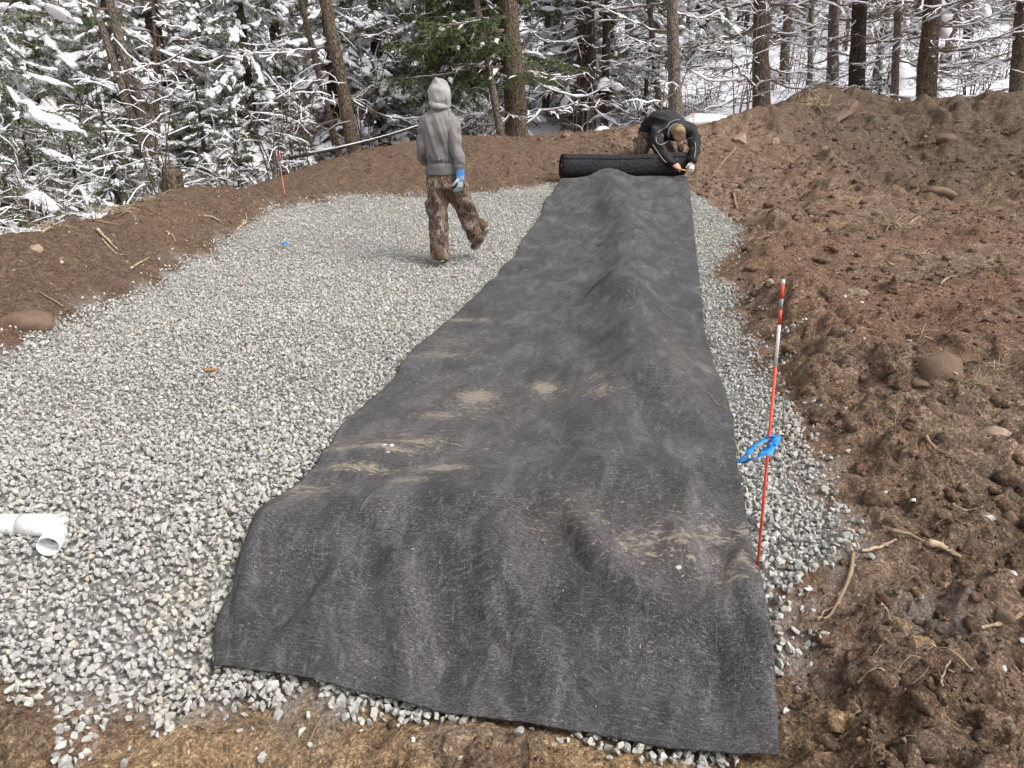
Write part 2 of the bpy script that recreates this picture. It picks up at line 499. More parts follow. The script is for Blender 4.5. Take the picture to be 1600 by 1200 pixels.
# ------------------------------------------------------------------ terrain shape
ZB = np.array([[-3, -.38], [1.3, -.36], [1.75, -.33], [1.93, -.29], [2.18, -.11], [2.45, -.005], [3.9, 0], [5.24, .034], [6.23, .06], [7.39, .145], [8.75, .296], [10.15, .548], [11.22, .738], [14, 1.1]])
def zb(Y): return np.interp(Y, ZB[:, 0], ZB[:, 1])
def onbed(px, py):
    ds = np.linspace(1.3, 16, 1500)
    v = (py - 600) / F
    Y = ds * (CP - v * SP); Z = H - ds * (SP + v * CP)
    i = np.argmax(Z - zb(Y) < 0)
    return at(px, py, ds[i])

GPX = [(0, 556), (60, 527), (130, 496), (200, 469), (240, 443), (290, 411), (330, 393), (400, 361), (450, 340), (520, 321), (560, 313),
       (620, 308), (700, 304), (760, 301), (820, 291), (866, 287), (1078, 290), (1110, 318), (1140, 348), (1160, 368), (1140, 395), (1118, 432),
       (1150, 470), (1158, 520), (1172, 555), (1205, 590), (1225, 640), (1245, 690), (1268, 750), (1300, 800), (1325, 850), (1296, 900), (1216, 915)]
GP = [tuple(onbed(*p)[:2]) for p in GPX]
GP += [(.95, 1.93), (0.55, 1.62), (0.1, 1.69), (-0.3, 1.72), (-0.55, 1.72), (-0.62, 1.83), (-0.72, 1.79), (-0.93, 1.82), (-1.08, 1.70), (-1.25, 1.80), (-1.55, 1.86), (-1.9, 1.88), (-2.6, 1.85), (-3.6, 2.0), (-3.75, 3.2)]
GP = np.array(GP)

CRPX = [(-260, 400, 4.9), (-120, 380, 5.3), (0, 368, 5.8), (100, 345, 6.6), (180, 318, 7.6), (260, 292, 8.9), (340, 300, 9.6), (400, 285, 10.4), (480, 262, 11.2),
        (560, 240, 11.9), (640, 222, 12.5), (720, 213, 12.8), (800, 212, 12.9), (870, 206, 12.9), (1000, 192, 12.9), (1090, 188, 13.0), (1150, 172, 13.3),
        (1200, 162, 13.6), (1250, 147, 13.7), (1290, 139, 13.8), (1340, 146, 14.0), (1385, 168, 14.0), (1422, 176, 13.8), (1455, 150, 13.0), (1500, 143, 12.8), (1560, 148, 12.6), (1610, 150, 12.4), (1750, 158, 12.0), (2000, 190, 11.0)]
CR = np.array([at(*p) for p in CRPX])
ctrl = [c for c in CR]
out = CR[:, :2] / np.linalg.norm(CR[:, :2], axis=1)[:, None]
for d, dz in ((1.1, .38), (2.6, .95)):
    ctrl += list(np.concatenate([CR[:, :2] + out * d, CR[:, 2:] - dz], 1))
for Y in (1.93, 2.18, 2.45, 3.0, 3.9, 5.24, 6.23, 7.39, 8.75):
    for X in (-3.2, -2.2, -1.2, -.2, .6):
        if Y > 8 and X < -2.7: continue
        ctrl.append((X, Y, zb(Y)))
for Y in (2.45, 3.9, 5.24, 7.39, 8.75, 10.15): ctrl.append((1.0 + .12 * Y, Y, zb(Y)))
for X in (-1.2, -.2, .8): ctrl.append((X, 10.15, .56))
for X in (.3, 1.2, 2.2): ctrl.append((X, 11.2, .75))
for p in [(1150, 310, 10), (1150, 250, 11.3), (1150, 210, 12.5), (1300, 800, 2.85), (1330, 700, 3.2), (1330, 600, 3.8), (1300, 500, 4.75), (1300, 400, 6.4), (1300, 330, 8.3),
          (1300, 280, 9.8), (1300, 230, 11.3), (1300, 180, 12.8), (1500, 1150, 2.12), (1500, 900, 2.5), (1500, 750, 2.95), (1500, 600, 3.7), (1500, 500, 4.55), (1500, 450, 5.2),
          (1500, 400, 6.2), (1500, 350, 7.4), (1540, 315, 8.7), (1500, 275, 9.7), (1500, 220, 11.0), (1500, 180, 12.1), (1400, 215, 12.2), (1420, 260, 10.6), (1700, 700, 3.05), (1700, 500, 4.4),
          (1700, 400, 5.9), (1700, 300, 8.2), (2000, 700, 2.95), (2000, 500, 4.2), (2000, 300, 7.5), (1600, 270, 9.4), (1600, 220, 10.6), (1220, 240, 11.4)]:
    ctrl.append(at(*p))
for p in [(-3, 1.5, -.3), (-2, 1.55, -.33), (-1, 1.5, -.34), (0, 1.4, -.35), (.8, 1.4, -.34), (1.5, 1.5, -.3), (-3, .4, -.36), (-1, .4, -.38), (1, .4, -.38), (2.5, .6, -.25), (2.6, 2.2, -.03),
          (-5.2, 3.6, .45), (-4.6, 4.2, .30), (-4.2, 3.2, .06), (-4.6, 2.2, .1), (-5, .5, -.2), (4, .5, -.1), (4.5, 3, .25)]:
    ctrl.append(p)
ctrl = np.array(ctrl, float)

def tps_fit(P):
    n = len(P); d = np.linalg.norm(P[:, None, :2] - P[None, :, :2], axis=2)
    K = np.where(d > 0, d * d * np.log(d + 1e-12), 0) + np.eye(n) * 0.005
    A = np.zeros((n + 3, n + 3)); A[:n, :n] = K
    A[:n, n] = 1; A[:n, n + 1:] = P[:, :2]; A[n:, :n] = A[:n, n:].T
    return np.linalg.solve(A, np.concatenate([P[:, 2], np.zeros(3)]))
TW = tps_fit(ctrl)
def zt(x, y):
    x = np.asarray(x, float); y = np.asarray(y, float)
    sh = x.shape; x = x.ravel(); y = y.ravel()
    z = TW[-3] + TW[-2] * x + TW[-1] * y
    for (cx, cy, _), w in zip(ctrl, TW[:-3]):
        d2 = (x - cx) ** 2 + (y - cy) ** 2 + 1e-12
        z = z + w * 0.5 * d2 * np.log(d2)
    return z.reshape(sh)
def ztp(x, y): return float(zt(np.array([x]), np.array([y]))[0])

_gd = np.concatenate([np.arange(1.5, 5, .008), np.arange(5, 17, .02)])
def on_ground(px, py, lift=0.0):
    v = (py - 600) / F
    X = _gd * (px - 800) / F; Y = _gd * (CP - v * SP); Z = H - _gd * (SP + v * CP)
    h = zt(X, Y) + lift - Z
    i = int(np.argmax(h > 0)) if (h > 0).any() else int(np.argmin(np.abs(h)))
    return at(px, py, _gd[i])

EDGE = [((325, 1043), (1222, 1190)), ((345, 960), (1213, 1060)), ((362, 900), (1195, 930)), ((398, 800), (1172, 820)), ((468, 752), (1158, 745)), ((505, 700), (1147, 690)),
        ((545, 650), (1137, 640)), ((608, 600), (1122, 592)), ((640, 555), (1109, 548)), ((703, 500), (1100, 500)), ((755, 450), (1093, 450)), ((800, 400), (1089, 400)), ((835, 350), (1083, 350)),
        ((860, 304), (1079, 300)), ((872, 285), (1077, 279))]
MP0 = np.array([on_ground(*e[0])[:2] for e in EDGE] + [(e1_[0] + .02, e1_[1] + .42) for e1_ in [on_ground(*EDGE[-1][0])]] + [(e1_[0], e1_[1] + .42) for e1_ in [on_ground(*EDGE[-1][1])]] + [on_ground(*e[1])[:2] for e in EDGE[::-1]])

# ------------------------------------------------------------------ soil ground (finer near, coarser far)
rr = [1.0]
while rr[-1] < 17.5: rr.append(rr[-1] + min(0.0064 + 0.0064 * max(0, rr[-1] - 1.3), 0.06))
rr = np.array(rr)
aa = np.concatenate([np.linspace(R(-105), R(-50), 70), np.linspace(R(-49.7), R(49.7), 840), np.linspace(R(50), R(105), 70)])
na = len(aa)
A2, R2 = np.meshgrid(aa, rr)
x = (R2 * np.sin(A2)).ravel(); y = (R2 * np.cos(A2)).ravel()
z0 = zt(x, y)
def edge_sd(x, y):
    return poly_sd(GP, x + .10 * fbm2(x * 3.5, y * 3.5, 3, 91), y + .10 * fbm2(x * 3.5, y * 3.5, 3, 92))
sd = edge_sd(x, y)
amp = sstep(-0.30, 0.02, -sd) * 1.0
amp = np.where(sd > 0.05, 0, np.clip((0.05 - sd) / 0.3, 0, 1))
ms = poly_sd(MP0, x, y)
amp = amp * (1 - .95 * sstep(-.10, .10, ms))
left = sstep(-0.5, -1.5, x) * sstep(3.0, 4.0, y)          # smoother, dug face of the left bank
front = sstep(2.0, 1.5, y) * sstep(1.0, .6, x)
rough = (1 - .45 * left) * (1 - .05 * front)
wx = x + .05 * fbm2(x * 6, y * 6, 3, 5) + .022 * fbm2(x * 26, y * 26, 2, 7); wy = y + .05 * fbm2(x * 6, y * 6, 3, 6) + .022 * fbm2(x * 26, y * 26, 2, 8)
def billow(x, y, wl, s_, k):
    return k * wl * np.abs(vnoise2(x / wl, y / wl, s_) * 2 - 1)
lump = sstep(.3, .65, vnoise2(x * .9 + 3, y * .9, 3)) * .7 + .55 * np.exp(-((sd + .55) / .45) ** 2)
lump = np.clip(lump + .25, 0, 1.15) * (.35 + .65 * sstep(.30, .55, vnoise2(x * 1.15 + 9, y * .8 + 4, 13)))
ridge_ = np.exp(-((sd + .42) / .30) ** 2) * sstep(.6, 1.1, x) * sstep(9.5, 7.5, y)
farR = sstep(8.5, 10.5, y) * sstep(3.2, 5.0, x)
lump = lump + .5 * ridge_ + .8 * farR
dz = .055 * fbm2(x * 1.3, y * 1.3, 3, 11) + .022 * fbm2(x * 4, y * 4, 4, 12)
dr_ = np.maximum(np.gradient(rr)[:, None] * np.ones((1, na)), R2 * np.gradient(aa)[None, :]).ravel()
def keep_(wl): return sstep(2.2, 4.5, wl / dr_)
bl = 0
for wl, k, q in ((.34, .26, 1), (.17, .42, 2), (.085, .62, 3), (.045, .75, 4), (.024, .75, 5)):
    bl = bl + billow(wx + q * 1.7, wy - q, wl, 200 + q, k) * (keep_(wl) if wl < .1 else lump * .85)
dz += bl + lump * (.14 * clods2(wx, wy, .27, 21) + .14 * clods2(wx, wy, .12, 31) * keep_(.1)) + .20 * clods2(wx + .3, wy, .06, 41) * keep_(.05) + .30 * clods2(wx, wy + .4, .03, 51) * keep_(.025)
dz += ridge_ * (.075 + .20 * clods2(wx * 1.0 + 2, wy, .42, 25)) + farR * (.55 * clods2(wx, wy, .7, 26) - .13)
dz += .012 * fbm2(x * 16, y * 16, 4, 15, .65) - .085
dz += -.06 * sstep(.55, .8, vnoise2(x * 2.6, y * 2.6, 77)) * vnoise2(x * 9, y * 9, 78)
lip = .05 * np.exp(-((sd + .16) / .12) ** 2)
z = z0 + amp * (rough * dz + lip) - .035 * np.maximum(sstep(0.0, .10, sd), sstep(-.02, .10, ms))
hx = .030 * amp * rough * fbm2(x * 11, y * 11, 3, 61); hy = .030 * amp * rough * fbm2(x * 11, y * 11, 3, 62)
V = np.stack([x + hx, y + hy, z], 1)
ii = np.arange(len(rr) - 1)[:, None] * na + np.arange(na - 1)[None, :]
Q = np.stack([ii, ii + 1, ii + na + 1, ii + na], -1).reshape(-1, 4)
# leave the fine grid out deep inside the gravel; a plain sheet carries the stones there
Q = Q[~((sd[Q] > .22).all(1))]
used = np.unique(Q); remap = np.full(len(V), -1); remap[used] = np.arange(len(used))
soil = mesh("soil_ground", V[used], None, remap[Q])
xu, yu = x[used], y[used]
yel = np.maximum(front * sstep(.25, .55, .5 + .5 * fbm2(xu * 1.5, yu * 1.5, 3, 8)[:] if False else 0.5 + 0.5 * fbm2(x * 1.5, y * 1.5, 3, 8)), 0)[used]
yel = np.maximum(yel, .85 * np.exp(-(((xu + 4.1) / .9) ** 2 + ((yu - 7.9) / .9) ** 2)) )
yel = np.maximum(yel, .6 * sstep(2.05, 1.6, yu) * sstep(.7, 1.0, xu) * sstep(.45, .65, vnoise2(xu * 2.5, yu * 2.5, 44)))
attr(soil, "yellow", np.clip(yel, 0, 1))
red = np.exp(-(((xu + 4.2) / 1.1) ** 2 + ((yu - 5.6) / 1.0) ** 2)) + .7 * sstep(3.5, 4.5, yu) * sstep(9, 6.5, yu) * sstep(1.6, 2.4, xu) * sstep(.35, .65, vnoise2(xu * .8, yu * .8, 45))
dk = .8 * sstep(8.8, 10.2, yu) * sstep(4.2, 5.6, xu) + .55 * sstep(3.6, 2.6, yu) * sstep(1.4, 2.0, xu) * sstep(.4, .7, vnoise2(xu * 1.6, yu * 1.6, 46))
dk = np.maximum(dk, .62 * sstep(.8, -.6, xu) * sstep(3.6, 5.0, yu)); dk = np.maximum(dk, .5 * sstep(2.4, 1.4, xu) * sstep(9.8, 10.6, yu))
red = np.maximum(red, .8 * sstep(1.2, -.2, xu) * sstep(3.0, 4.0, yu)); attr_red = red
attr(soil, "dark", np.clip(dk, 0, .85))
attr(soil, "red", np.clip(red, 0, .7))
pd = on_ground(1450, 985)
dust = sstep(.0, .12, sd[used]) + .42 * np.exp(-(((xu - pd[0]) / .14) ** 2 + ((yu - pd[1]) / .12) ** 2)) + .55 * np.exp(-np.abs(sd[used]) / .06) * sstep(.5, .7, vnoise2(xu * 5, yu * 5, 47))
attr(soil, "dust", np.clip(dust, 0, 1))
tag(obj("soil_ground", soil, M['soil']), kind='structure')

# height lookup of the built soil surface
_zg = z.reshape(len(rr), na)
def zsoil(px, py):
    px = np.asarray(px, float); py = np.asarray(py, float)
    r = np.hypot(px, py); a = np.arctan2(px, py)
    fi = np.interp(r, rr, np.arange(len(rr))); fj = np.clip(np.interp(a, aa, np.arange(na)), 0, na - 1.001)
    i = np.clip(fi.astype(int), 0, len(rr) - 2); j = fj.astype(int)
    u, w = fi - i, fj - j
    return (_zg[i, j] * (1 - u) + _zg[i + 1, j] * u) * (1 - w) + (_zg[i, j + 1] * (1 - u) + _zg[i + 1, j + 1] * u) * w
def gpt(px, py, lift=0.0):
    p = on_ground(px, py)
    return np.array([p[0], p[1], float(zsoil(p[0], p[1])) + lift])

# plain bed sheet under the stones
gx, gy = np.meshgrid(np.arange(-4.2, 3.0, .06), np.arange(1.6, 11.6, .06))
gz = zt(gx, gy) - .032 + .028 * fbm2(gx * 2.4, gy * 2.4, 4, 33)
gs = poly_sd(GP, gx.ravel(), gy.ravel())
n2 = gx.shape[1]
ii = np.arange(gx.shape[0] - 1)[:, None] * n2 + np.arange(n2 - 1)[None, :]
Q = np.stack([ii, ii + 1, ii + n2 + 1, ii + n2], -1).reshape(-1, 4)
Q = Q[(gs[Q] > .10).all(1)]
V = np.stack([gx.ravel(), gy.ravel(), gz.ravel()], 1)
used = np.unique(Q); remap = np.full(len(V), -1); remap[used] = np.arange(len(used))
t = NT('bed_dust', 0.95, 0.1)
t.color(t.ramp(t.noise(45, 5, 0.7), [(0.3, (0.16, 0.155, 0.142)), (0.7, (0.38, 0.37, 0.345))])).bump(t.noise(60, 4, 0.7), 0.8, 0.015)
tag(obj("gravel_bed", mesh("gravel_bed", V[used], None, remap[Q]), t.m), kind='structure')

# snow ground with the wooded slope behind, and plain earth behind the camera
def zsnow(x, y):
    x = np.asarray(x, float); y = np.asarray(y, float)
    w = 0; s = 0
    for c in CR:
        k = 1.0 / ((x - c[0]) ** 2 + (y - c[1]) ** 2 + .6) ** 1.5
        w = w + k; s = s + k * c[2]
    r = np.hypot(x, y)
    base = s / w - .16 - .34 * sstep(-.5, -2.5, x) + .10 * fbm2(x * 1.3, y * 1.3, 4, 71) + .35 * fbm2(x * .12, y * .12, 2, 72)
    return base + .235 * np.clip(r - 18, 0, 60) ** 1.03
site = [(-9, 1.5), (-9, -30), (9, -30), (11, 1.5)]
_w = CR[:, :2] + out * .45
SITE = np.array([(-30, -60), (-30, 1.0)] + [tuple(p) for p in _w] + [(30, 5.0), (30, -60)])
r_s = np.concatenate([np.arange(5.0, 20, .18), np.arange(20, 60, .9), np.arange(60, 261, 10)])
a_s = np.linspace(-math.pi, math.pi, 760)
a_s = np.sign(a_s) * (np.abs(a_s) / math.pi) ** 1.6 * math.pi
A2, R2 = np.meshgrid(a_s, r_s)
x = (R2 * np.sin(A2)); y = (R2 * np.cos(A2))
z = zsnow(x, y)
ins = poly_sd(SITE, x.ravel(), y.ravel()).reshape(x.shape)
z = z - 1.6 * sstep(-.05, .7, ins) * 1.0
z = np.where(ins > .7, np.minimum(z, -.9), z)
n2 = len(a_s); ii = np.arange(len(r_s) - 1)[:, None] * n2 + np.arange(n2 - 1)[None, :]
Q = np.stack([ii, ii + 1, ii + n2 + 1, ii + n2], -1).reshape(-1, 4)
Q = Q[~((ins.ravel()[Q] > 1.2).all(1))]
V = np.stack([x.ravel(), y.ravel(), z.ravel()], 1)
used = np.unique(Q); remap = np.full(len(V), -1); remap[used] = np.arange(len(used))
tag(obj("snow_ground", mesh("snow_ground", V[used], None, remap[Q]), M['snow_ground']), kind='structure')
gx, gy = np.meshgrid(np.linspace(-30, 30, 61), np.linspace(-60, 6.0, 67))
gz = -.52 + .05 * fbm2(gx, gy, 3, 3)
n2 = gx.shape[1]; ii = np.arange(gx.shape[0] - 1)[:, None] * n2 + np.arange(n2 - 1)[None, :]
Q = np.stack([ii, ii + 1, ii + n2 + 1, ii + n2], -1).reshape(-1, 4)
tag(obj("earth", mesh("earth", np.stack([gx.ravel(), gy.ravel(), gz.ravel()], 1), None, Q), M['soil']), kind='structure')

# ------------------------------------------------------------------ landscape fabric: laid sheet
Lp = np.array([on_ground(*e[0], .03)[:2] for e in EDGE]); Rp = np.array([on_ground(*e[1], .03)[:2] for e in EDGE])
def catmull(P, n):
    P = np.concatenate([[2 * P[0] - P[1]], P, [2 * P[-1] - P[-2]]])
    m = len(P) - 3; t = np.linspace(0, m - 1e-6, n); i = t.astype(int); f = (t - i)[:, None]
    a, b, c, d = P[i], P[i + 1], P[i + 2], P[i + 3]
    return .5 * (2 * b + (c - a) * f + (2 * a - 5 * b + 4 * c - d) * f ** 2 + (3 * b - a - 3 * c + d) * f ** 3)
NS, NTT = 150, 340
tw = np.linspace(0, 1, NTT)
Lc, Rc = catmull(Lp, 4000), catmull(Rp, 4000)
mid = .5 * (Lc + Rc); arc = np.concatenate([[0], np.cumsum(np.linalg.norm(np.diff(mid, axis=0), axis=1))])
tgt = arc[-1] * tw ** 1.35
idx = np.interp(tgt, arc, np.arange(4000)).astype(int)
Lc, Rc = Lc[idx], Rc[idx]
s = np.linspace(0, 1, NS)
X = Lc[:, None, 0] * (1 - s) + Rc[:, None, 0] * s
Y = Lc[:, None, 1] * (1 - s) + Rc[:, None, 1] * s
# front hem sags a little between its corners, edges wander slightly
hem = np.exp(-tgt / .15)[:, None]
Y -= hem * (.006 * np.sin(s * math.pi)[None] + .008 * fbm2(s * 9, s * 0, 3, 5)[None])
X += ((1 - s) ** 8)[None] * (.05 * fbm2(tgt * 2.2, tgt * 0, 3, 7))[:, None] - (s ** 8)[None] * (.02 * fbm2(tgt * 1.2, tgt * 0 + 4, 2, 9))[:, None]
Z = zt(X, Y) + .028
Z += .045 * fbm2(X * .9, Y * .9, 2, 101) + .028 * fbm2(X * 2.4, Y * 2.0, 2, 102) + .008 * fbm2(X * 8, Y * 6, 3, 103) + .004 * fbm2(X * 26, Y * 22, 3, 104)
def gp2(L): return np.array([on_ground(px, py)[:2] for px, py in L])
FEAT = [([(950, 285), (975, 340), (985, 395), (982, 440), (975, 480), (1000, 540), (1010, 620)], .115, .27),
        ([(985, 380), (990, 410)], .050, .26), ([(965, 470), (985, 500)], .055, .20), ([(955, 330), (960, 345)], .05, .2),
        ([(880, 470), (840, 450), (800, 440)], -.055, .22), ([(700, 640), (820, 560), (900, 540)], -.035, .14), ([(910, 590), (930, 690), (960, 760)], .035, .14),
        ([(845, 850), (870, 900), (925, 970), (1000, 1030), (1070, 1050)], -.105, .095), ([(900, 850), (960, 935), (1040, 985), (1110, 985)], .040, .075),
        ([(780, 860), (800, 960), (860, 1060)], .035, .11), ([(1075, 945), (1108, 895), (1130, 860)], -.040, .045), ([(1060, 850), (1085, 900)], .020, .05), ([(1150, 880), (1190, 1000)], .03, .06),
        ([(375, 1015), (430, 985), (475, 935), (505, 895)], -.026, .04), ([(440, 1020), (500, 960), (530, 905)], .013, .045), ([(372, 930), (356, 1000), (350, 1030)], -.018, .018), ([(420, 820), (385, 910), (375, 960)], .022, .035),
        ([(565, 850), (580, 930), (600, 1010)], -.022, .04), ([(640, 840), (690, 920), (730, 1010)], -.020, .045), ([(615, 880), (650, 980)], .020, .04), ([(535, 822), (570, 832), (605, 852)], -.014, .010), ([(700, 905), (760, 990), (800, 1060)], -.012, .012), ([(520, 1000), (600, 1040)], -.010, .010), ([(880, 700), (940, 735), (1010, 745)], -.010, .014), ([(780, 480), (850, 470), (910, 490)], -.014, .02), ([(1010, 430), (1060, 440), (1085, 455)], -.014, .018), ([(860, 390), (910, 380), (945, 395)], -.016, .02),
        ([(540, 800), (700, 790), (860, 800)], .022, .09), ([(570, 730), (640, 700), (720, 690)], .028, .10), ([(505, 770), (600, 750)], -.012, .04),
        ([(1050, 1130), (1110, 1070), (1190, 1040)], .02, .05), ([(960, 660), (1040, 760), (1100, 800)], .02, .08)]
xf, yf = X.ravel(), Y.ravel()
zf = Z.ravel()
for L, a, w in FEAT:
    d = line_d(gp2(L), xf, yf)
    zf = zf + a * 1.45 * np.exp(-(d / w) ** 2)
Z = zf.reshape(X.shape)
Z -= (.02 * (np.exp(-s / .02) + np.exp(-(1 - s) / .02)))[None] * .7
Z = np.maximum(Z, np.maximum(zt(X, Y) + .016, zsoil(X, Y) + .012))
Z += hem * .012
# last strip lifts a little into the roll
Z[-14:] += (np.linspace(0, 1, 14) ** 2 * .03)[:, None]
dirt = np.zeros(len(xf))
for px, py, rx, ry, a in [(745, 625, .13, .12, 1.05), (852, 612, .09, .11, 1.0), (690, 655, .15, .07, .75), (580, 715, .26, .045, 1.0), (640, 700, .18, .04, .95), (690, 740, .14, .05, .95), (560, 745, .22, .035, .8), (640, 760, .12, .03, .75),
                          (720, 505, .12, .05, .85), (755, 505, .05, .06, .8), (690, 560, .25, .09, .6), (940, 640, .10, .10, .6), (925, 620, .06, .07, .6), (1060, 860, .10, .05, .72), (1110, 850, .07, .05, .75), (1150, 900, .08, .06, .68), (1140, 920, .07, .04, .7), (1160, 840, .04, .05, .6),
                          (470, 775, .2, .07, .6), (1140, 350, .05, .05, .6), (1100, 590, .06, .12, .55), (960, 280, .25, .08, .5), (900, 830, .25, .12, .35), (520, 700, .15, .05, .6), (1000, 870, .16, .08, .6), (640, 700, .45, .22, .42), (740, 640, .30, .30, .45), (700, 540, .30, .25, .35), (1080, 860, .25, .16, .45), (860, 620, .2, .25, .4), (1060, 600, .15, .5, .3)]:
    p = on_ground(px, py)
    dirt = np.maximum(dirt, a * np.exp(-(((xf - p[0]) / rx) ** 2 + ((yf - p[1]) / ry) ** 2)))
ii = np.arange(NTT - 1)[:, None] * NS + np.arange(NS - 1)[None, :]
Q = np.stack([ii, ii + 1, ii + NS + 1, ii + NS], -1).reshape(-1, 4)
sheet = mesh("laid_sheet", np.stack([xf, yf, Z.ravel()], 1), None, Q)
attr(sheet, "dirt", dirt)
speck = np.zeros(len(xf))
for px, py, r_ in [(1090, 1088, .05), (1110, 1095, .03), (1212, 1122, .03), (620, 965, .035), (1042, 1050, .05), (760, 950, .04), (570, 930, .04), (450, 905, .03), (1150, 1075, .05), (860, 1060, .05), (980, 1000, .06)]:
    p = on_ground(px, py); speck = np.maximum(speck, np.exp(-((xf - p[0]) ** 2 + (yf - p[1]) ** 2) / r_ ** 2))
attr(sheet, "speck", speck)
uvl = sheet.uv_layers.new(name="UVMap")
UV = np.stack([np.broadcast_to(s[None] * 1.92, X.shape).ravel(), np.broadcast_to(tgt[:, None], X.shape).ravel()], 1)
uvl.data.foreach_set("uv", UV[Q.ravel()].astype(np.float32).ravel())
FAB = empty("landscape_fabric", (float(mid[0, 0]), float(mid[0, 1]), -.3), "dark grey felt landscape fabric partly unrolled over the gravel, muddy boot smears", "landscape fabric")
def adopt(o, root):
    o.parent = root
    o.matrix_parent_inverse = Matrix.Translation(root.location).inverted()
    return o
so = adopt(obj("laid_sheet", sheet, M['fabric']), FAB)
md = so.modifiers.new("thickness", 'SOLIDIFY'); md.thickness = .006; md.offset = 1

# the roll
e0, e1 = on_ground(880, 283, .03), on_ground(1074, 279, .03)
rad = .172
ax = np.array([e1[0] - e0[0], e1[1] - e0[1], 0]); Lr = np.linalg.norm(ax); ax /= Lr
fw = np.array([-ax[1], ax[0], 0])
c0 = np.array([e0[0], e0[1], 0]) + fw * .16; c1 = np.array([e1[0], e1[1], 0]) + fw * .16
c0[2] = ztp(c0[0], c0[1]) + rad + .03; c1[2] = ztp(c1[0], c1[1]) + rad + .01
turns = 9; npt = 300
th = np.linspace(0, turns * 2 * math.pi, npt)
rs = .035 + (rad - .035) * th / th[-1]
rs = rs * (1 + .012 * np.sin(th * 3.3) + .008 * np.sin(th * 7.1))
V = []
NL = 26
for k in range(NL):
    f = k / (NL - 1)
    cc = c0 * (1 - f) + c1 * f
    wob = 1 + .02 * math.sin(f * 9) + .012 * math.sin(f * 23 + 1)
    sag = -.02 * math.sin(f * math.pi)
    end = (.012 * np.sin(th * .9 + 2)) * (1 if k in (0, NL - 1) else 0)
    V.append(cc[None] + (rs * wob)[:, None] * (np.cos(th + 2.4)[:, None] * fw[None] + np.sin(th + 2.4)[:, None] * np.array([0, 0, 1.0])[None]) + np.array([0, 0, sag]) + end[:, None] * ax[None])
V = np.concatenate(V)
ii = np.arange(NL - 1)[:, None] * npt + np.arange(npt - 1)[None, :]
Q = np.stack([ii, ii + 1, ii + npt + 1, ii + npt], -1).reshape(-1, 4)
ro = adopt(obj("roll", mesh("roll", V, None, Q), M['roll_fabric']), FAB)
md = ro.modifiers.new("thickness", 'SOLIDIFY'); md.thickness = .006
cb = MB(); cb.tube([c0 + ax * .01, c0 * .5 + c1 * .5, c1 - ax * .01], .036, 14)
adopt(obj("core_tube", cb.mesh("core_tube"), plain('core_card', (.30, .22, .14))), FAB)
MATP = np.concatenate([Lc, Rc[::-1]])

# ------------------------------------------------------------------ gravel stones
g2 = np.random.default_rng(3)
protN = [hull(12, 1.0, g2, (1, g2.uniform(.6, .95), g2.uniform(.45, .75))) for _ in range(26)]
protF = [hull(9, 1.05, g2, (1, g2.uniform(.65, .95), g2.uniform(.5, .8))) for _ in range(22)]
def jgrid(x0, x1, y0, y1, sp):
    a, b = np.meshgrid(np.arange(x0, x1, sp), np.arange(y0, y1, sp * .9))
    a = a + (np.arange(a.shape[0]) % 2)[:, None] * sp * .5
    a = a + g2.uniform(-.42, .42, a.shape) * sp; b = b + g2.uniform(-.42, .42, b.shape) * sp
    return a.ravel(), b.ravel()
a1, b1 = jgrid(-4.2, 3.0, 1.5, 11.6, .0255)
a2, b2 = jgrid(-4.2, 3.0, 1.5, 5.2, .034)
a3, b3 = jgrid(-4.2, 3.0, 1.5, 3.3, .028)
lay = np.concatenate([np.zeros(len(a1)), np.ones(len(a2)), np.full(len(a3), .5)])
px_, py_ = np.concatenate([a1, a2, a3]), np.concatenate([b1, b2, b3])
ang = np.abs(np.arctan2(px_, py_))
keep = (ang < R(47)) | ((lay == 0) & (ang < R(80)))
px_, py_, lay = px_[keep], py_[keep], lay[keep]
sdg = edge_sd(px_, py_)
spill = np.zeros(len(px_), bool)
for pp, rx, ry in [((150, 1090), .10, .14), ((130, 1160), .06, .10), ((120, 1195), .05, .06), ((1246, 1010), .085, .045), ((1240, 960), .03, .03), ((1225, 920), .09, .035), ((560, 1110), .10, .05), ((690, 1130), .14, .03), ((380, 1095), .10, .045), ((60, 1090), .10, .05),
                   ((1210, 565), .10, .06), ((1270, 480), .08, .05), ((1235, 530), .10, .05), ((1260, 740), .05, .1)]:
    p = on_ground(*pp); spill |= ((px_ - p[0]) / rx) ** 2 + ((py_ - p[1]) / ry) ** 2 < 1
stray = (sdg < 0) & (g2.random(len(px_)) < .34 * np.exp(sdg / .05) + .003 * (sdg > -.8))
msd = poly_sd(MATP[::6], px_, py_)
keep = ((sdg > -.005) | (spill & (lay == 0) & (g2.random(len(px_)) < .85)) | (stray & (lay == 0))) & (msd < .12)
pm_ = on_ground(79, 836)
pq = (px_ - pm_[0]) * .27 + (py_ - pm_[1]) * -.96; pw = np.abs((px_ - pm_[0]) * .96 + (py_ - pm_[1]) * .27)
keep &= ~((pq > -.02) & (pq < .10) & (pw < .045)) & ~((px_ < pm_[0] + .03) & (np.abs(py_ - pm_[1] - .03 + (px_ - pm_[0]) * .06) < .030))
keep &= ~((lay == .5) & (sdg < -.01))
keep &= ~((lay == 1) & ((sdg < .03) | (msd > -.01) | (g2.random(len(px_)) < .25)))
px_, py_, lay, sdg = px_[keep], py_[keep], lay[keep], sdg[keep]
dist = np.hypot(px_, py_)
n = len(px_)
size = g2.uniform(.0085, .0195, n) * np.where(g2.random(n) < .12, 1.25, 1) * np.where(lay == 1, .95, 1)
size *= 1 + .20 * sstep(3.4, 2.0, dist)
